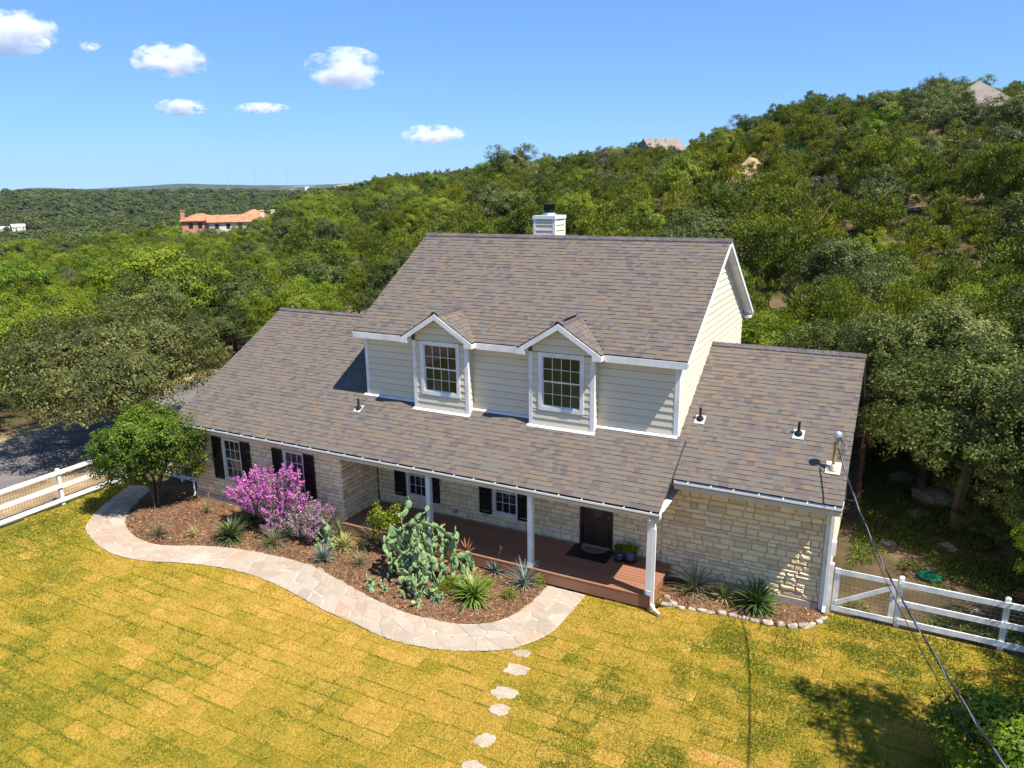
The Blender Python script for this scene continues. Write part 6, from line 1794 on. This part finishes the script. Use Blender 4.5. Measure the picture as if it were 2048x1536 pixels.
def far_buildings():
    # terracotta villa in the valley
    x, y = cam_xy(466, 262); g = 2.0
    e = empty('tile_roof_villa', (x, y, g-6.6), 'large villa with terracotta tile roofs and stucco walls in the valley woods', 'house'); e.rotation_euler.z = YAW+R(20)
    b = 8.0
    hip_block(e, -15.5, -4.5, -3, 6, 0, b-2.0, 2.0, 'stuccored', 'tile', .7)
    hip_block(e, -7.5, 6.5, -6.5, 2, 0, b-2.6, 2.1, 'stucco', 'tile', .7, True, 'x')
    hip_block(e, 2.0, 11.0, 2, 10, 0, b-1.4, 2.2, 'stucco', 'tile', .7)
    hip_block(e, 10.0, 16.5, -5.5, 3, 0, b-3.2, 2.0, 'stucco', 'tile', .7, True, 'y')
    for k, (wx, wz) in enumerate(((-5.8, b-4.6), (-2.5, b-4.6), (1.0, b-4.6), (11.8, b-5.0), (13.6, b-5.0))): win(e, wx, -6.51 if k < 3 else -5.51, wz, 1.1, 1.5)
    for wx in (-13.5, -10.8): win(e, wx, -3.01, b-4.4, 1.2, 1.6)
    for cx, cy, z1 in ((-15.0, -2, b+.9), (8.6, -2.0, b+.4), (12.2, 1.5, b+.4)):
        m = MB(); m.box((cx-.6, cy-.5, 0), (cx+.6, cy+.5, z1)); m.box((cx-.75, cy-.65, z1), (cx+.75, cy+.65, z1+.3)); m.build('chimney', MT['stuccored' if cx < 0 else 'stucco'], e)
    # hilltop house
    x, y = cam_xy(1926, 142); g = float(Hg(x, y))
    e = empty('hilltop_house', (x, y, 16.1), 'cream hilltop house with a brown hipped shingle roof among oaks', 'house'); e.rotation_euler.z = YAW-R(26)
    hip_block(e, -5.0, 4.6, -5, 6, -1, 5.0, 4.2, 'stucco', 'greyroof', .8)
    hip_block(e, -13.5, -5.02, -3, 4, -1, 3.6, 1.9, 'stucco', 'greyroof', .8)
    for wx in (-3.2, .2, 2.6): win(e, wx, -5.01, 2.4, 1.2, 1.7)
    for wx in (-12.6, -10.2, -7.6): win(e, wx, -3.01, .9, 1.3, 1.7)
    for k, cx in enumerate((-13.3, -11.0, -8.7, -6.4)):
        m = MB(); m.box((cx-.16, -5.0, -1), (cx+.16, -4.68, 3.2)); m.build('column', MT['stucco'], e)
    m = MB(); m.box((-13.8, -5.4, 3.2), (-5.9, -3.02, 3.45)); m.build('veranda_roof', MT['greyroof'], e)
    # roof just over the crest
    x, y = cam_xy(1318, 190); g = float(Hg(x, y))
    e = empty('ridge_house', (x, y, g-.1), 'house with a weathered grey brown roof just over the wooded crest', 'house'); e.rotation_euler.z = YAW+R(14)
    hip_block(e, -4.2, 4.2, -4, 4, -1, 3.6, 3.1, 'stucco', 'greyroof', .5, True, 'x'); win(e, -2.4, -4.01, 1.2, 1.2, 1.4); win(e, 1.2, -4.01, 1.2, 1.2, 1.4)
    for cx in (-2, .5): m = MB(); m.lathe([(.09, 5.6), (.09, 6.7)], 8, (cx, -1.2, 0)); m.build('roof_vent', MT['greyroof'], e)
    # dark modern house on the far shoulder
    x, y = cam_xy(642, 420); g = float(Hg(x, y))
    e = empty('modern_house', (x, y, g), 'dark flat roofed modern house on the distant wooded shoulder', 'house'); e.rotation_euler.z = YAW+R(30)
    m = MB(); m.box((-6, -3, -1), (5, 3, 6.2)); m.build('wall', MT['darkwood'], e)
    m = MB(); m.box((-7, -4, 6.2), (6, 4, 6.6)); m.build('roof', MT['darkwood'], e)
    m = MB(); m.box((-8.2, -2, -1), (-6.1, 1, 7.4)); m.build('chimney', MT['metalroof'], e); win(e, -4, -3.01, 3.6, 6, 2.0)
    # white metal roofs down in the valley
    for px, r, s, lab in ((30, 640, .5, 'house with a bright white metal roof down in the valley'), (0, 625, .42, 'smaller white roofed building beside the other metal roof')):
        x, y = cam_xy(px, r); g = float(Hg(x, y))
        e = empty('metal_roof_house', (x, y, g), lab, 'house'); e.rotation_euler.z = YAW+R(40); e.scale = (s, s, s)
        hip_block(e, -8, 8, -4, 4, -1, 6.5, 3.0, 'stucco', 'metalroof', .6, True, 'x'); hip_block(e, -3, 3, -8, -4.02, -1, 5.5, 2.0, 'stucco', 'metalroof', .5, True, 'y')
        for wx in (-6.5, 4.8): win(e, wx, -4.01, 3, 1.4, 1.8)
        m = MB(); m.box((-1, -.6, 7), (.2, .6, 10.4)); m.build('chimney', MT['stucco'], e)
    # fence glimpsed near the crest
    x, y = cam_xy(1590, 122); e = empty('crest_fence', (x, y, float(Hg(x, y))), 'rust red and green board fence glimpsed between trees near the crest', 'fence'); e.rotation_euler.z = YAW
    for k in range(16):
        m = MB(); m.box((-4+k*.5, -.03, 0), (-4+k*.5+.46, .03, 1.8)); m.build('board', MT['greenlid' if k < 9 else 'cedar'], e)
far_buildings()

def bare_patches():
    for px, r, a, b in ((1478, 112, 4.2, 3.0), (1455, 109, 2.2, 1.8), (1240, 150, 2.6, 2.2), (1285, 96, 1.6, 1.6)):
        x, y = cam_xy(px, r); rg = np.random.default_rng(int(px)); n = 22; rings = 5
        V = [(x, y, float(Hg(x, y))+2.0)]; 
        w = 1+rg.normal(0, .12, n)
        for j in range(1, rings+1):
            for i in range(n):
                t = 2*math.pi*i/n; q = j/rings*w[i]; xx, yy = x+a*q*math.cos(t), y+b*q*math.sin(t); V.append((xx, yy, float(Hg(xx, yy))+(2.0+.5*math.sin(t*3+px))*(1-(j/rings)**1.4)*w[(i*3) % n]+rg.normal(0, .22)-(.4 if j == rings else 0)))
        F = [(0, 1+i, 1+(i+1) % n) for i in range(n)]+[(1+j*n+i, 1+(j+1)*n+i, 1+(j+1)*n+(i+1) % n, 1+j*n+(i+1) % n) for j in range(rings-1) for i in range(n)]
        o = MB().add(V, F).build('bare_earth', MT['soil'], smooth=True); prop(o, kind='structure')
bare_patches()

# ------------------------------------------------------------------ distance: hills, masts, haze, clouds
def far_hills():
    def ridge(name, px0, px1, r, top, base, depth, seed):
        n = 90; rows = 9; V = []
        for j in range(rows):
            f = j/(rows-1)
            for i in range(n):
                u = i/(n-1); px = px0+(px1-px0)*u; rr = r+depth*f
                x, y = cam_xy(px, rr)
                hgt = top(u)*math.sin(min(1, f*1.35)*math.pi/2)**1.1*(1+.05*math.sin(u*37+seed)) 
                V.append((x, y, base+(hgt-base)*(1 if f >= .74 else math.sin(f/.74*math.pi/2))+float(vnoise(x, y, .004, seed)-.5)*18*f))
        Q = [(j*n+i, j*n+i+1, (j+1)*n+i+1, (j+1)*n+i) for j in range(rows-1) for i in range(n-1)]
        o = link(name, mesh_np(name, V, Q, MT['farhill'], smooth=True)); prop(o, kind='structure')
    bump = lambda c, w, h: (lambda u: h*math.exp(-((u-c)/w)**2))
    b1, b2, b3, b4 = bump(.30, .06, 26), bump(.42, .07, 34), bump(.60, .16, 30), bump(.85, .2, 36)
    ridge('hills', -500, 1500, 4600, lambda u: 4+b1(u)+b2(u)+b3(u)+b4(u), -90, 1200, 3)
    # tiny houses on them
    rg = random.Random(4)
    for k in range(26):
        px = rg.uniform(340, 640); r = rg.uniform(5150, 5450); x, y = cam_xy(px, r)
        e = empty('hill_house', (x, y, rg.uniform(-14, 14)), 'tiny pale house on the far blue hills', 'house', 'pale houses on the far hills')
        e.rotation_euler.z = YAW+rg.uniform(-.5, .5)
        hip_block(e, -9, 9, -6, 6, -14, 4.5, 5, 'stucco', 'greyroof' if rg.random() < .5 else 'metalroof', .6)
    for px, top, lab in ((580, 245, 'tallest thin radio mast on the far hills'), (460, 120, 'short thin radio mast on the far hills'), (516, 150, 'faint radio mast between the tallest and the short mast'), (634, 130, 'faint radio mast above the dark modern house')):
        x, y = cam_xy(px, 4700); e = empty('radio_mast', (x, y, -20), lab, 'radio mast')
        m = MB(); m.tube([(0, 0, 0), (0, 0, top+20)], [1.3, .9], 4); m.build('lattice', MT['steel'], e)
        m = MB(); m.tube([(0, 0, top+20), (0, 0, top+34)], [.5, .3], 4); m.build('aerial', MT['steel'], e)
far_hills()

def haze():
    m = MB(); m.box((-9300, -9300, -140), (9300, 9300, 320)); 
    b = NB('haze_air'); v = b.n('ShaderNodeVolumePrincipled', {'Color': (.50, .72, 1.0, 1), 'Density': 3.8e-5, 'Anisotropy': .1}); b.t.links.new(v.outputs[0], b.out.inputs['Volume'])
    o = link('haze', m.mesh('haze', b.m)); prop(o, 'thin blue summer haze filling the valley air', 'haze', kind='stuff')
haze()

def clouds():
    spec = [(20, 62, 190, 92, 'big white cloud cut by other clouds at its side, highest over the valley', 1.0), (88, 86, 42, 24, 'scrap of cloud beside the highest white cloud', .7), (180, 94, 46, 20, 'faint small cloud wisp between the two higher clouds', .45),
            (342, 122, 160, 72, 'ragged white cloud high above the small hooked cloud', 1.0), (362, 214, 104, 34, 'small white cloud with a trailing hook', .9), (524, 216, 120, 22, 'thin flat cloud wisp level with the hooked cloud', .55),
            (690, 138, 168, 86, 'bulky white cloud with a hanging tail', 1.0), (866, 270, 138, 42, 'low white cloud nearest the wooded skyline', .95)]
    for k, (u, v, w, h, lab, den) in enumerate(spec):
        d = _F*FPX+_R2*(u-1024)-_U2*(v-768); d = d/np.linalg.norm(d)
        alt = 1150.0; t = (alt-CAMP[2])/d[2]; t = min(t, 14000)
        p = CAMP+d*t; pr = np.dot(d, _F)*t
        a, c = w/FPX*pr/2, h/FPX*pr/2
        b = NB('cloud_vapour')
        tc = b.n('ShaderNodeTexCoord').outputs['Object']
        off = b.n('ShaderNodeMapping', {'Vector': tc, 'Location': (k*7.3, k*3.1, k*1.7), 'Scale': (1.25*a/c*.55, 1.25, 1.25)}).outputs[0]
        n1 = b.noise(off, 1.3, 8, .66)
        ln = b.n('ShaderNodeVectorMath', {0: tc}, operation='LENGTH').outputs['Value']
        # flat-ish base: denser above
        fall = b.math('SUBTRACT', 1.0, ln)
        q = b.math('ADD', b.math('MULTIPLY', fall, .85), b.math('MULTIPLY', b.math('SUBTRACT', n1, .5), 4.2))
        q = b.math('SUBTRACT', q, .20)
        q = b.n('ShaderNodeClamp', {'Value': b.math('MULTIPLY', q, 1.6)}).outputs[0]
        dn = b.math('MULTIPLY', q, den*2.3/c)
        vol = b.n('ShaderNodeVolumePrincipled', {'Color': (1, 1, 1, 1), 'Anisotropy': 0.0}); b.t.links.new(dn, vol.inputs['Density']); b.t.links.new(vol.outputs[0], b.out.inputs['Volume'])
        V = []; nu, nv = 20, 10
        for j in range(nv+1):
            th = math.pi*j/nv
            for i in range(nu): ph = 2*math.pi*i/nu; V.append((math.sin(th)*math.cos(ph), math.sin(th)*math.sin(ph), math.cos(th)))
        F = [(j*nu+i, j*nu+(i+1) % nu, (j+1)*nu+(i+1) % nu, (j+1)*nu+i) for j in range(nv) for i in range(nu)]
        F = [f[::-1] for f in F]
        o = MB().add(V, F).build('cloud', b.m); o.location = p; o.scale = (a, (a+c)/2, c); o.rotation_euler.z = YAW
        prop(o, lab, 'cloud')
clouds()
print('objects', len(bpy.data.objects))
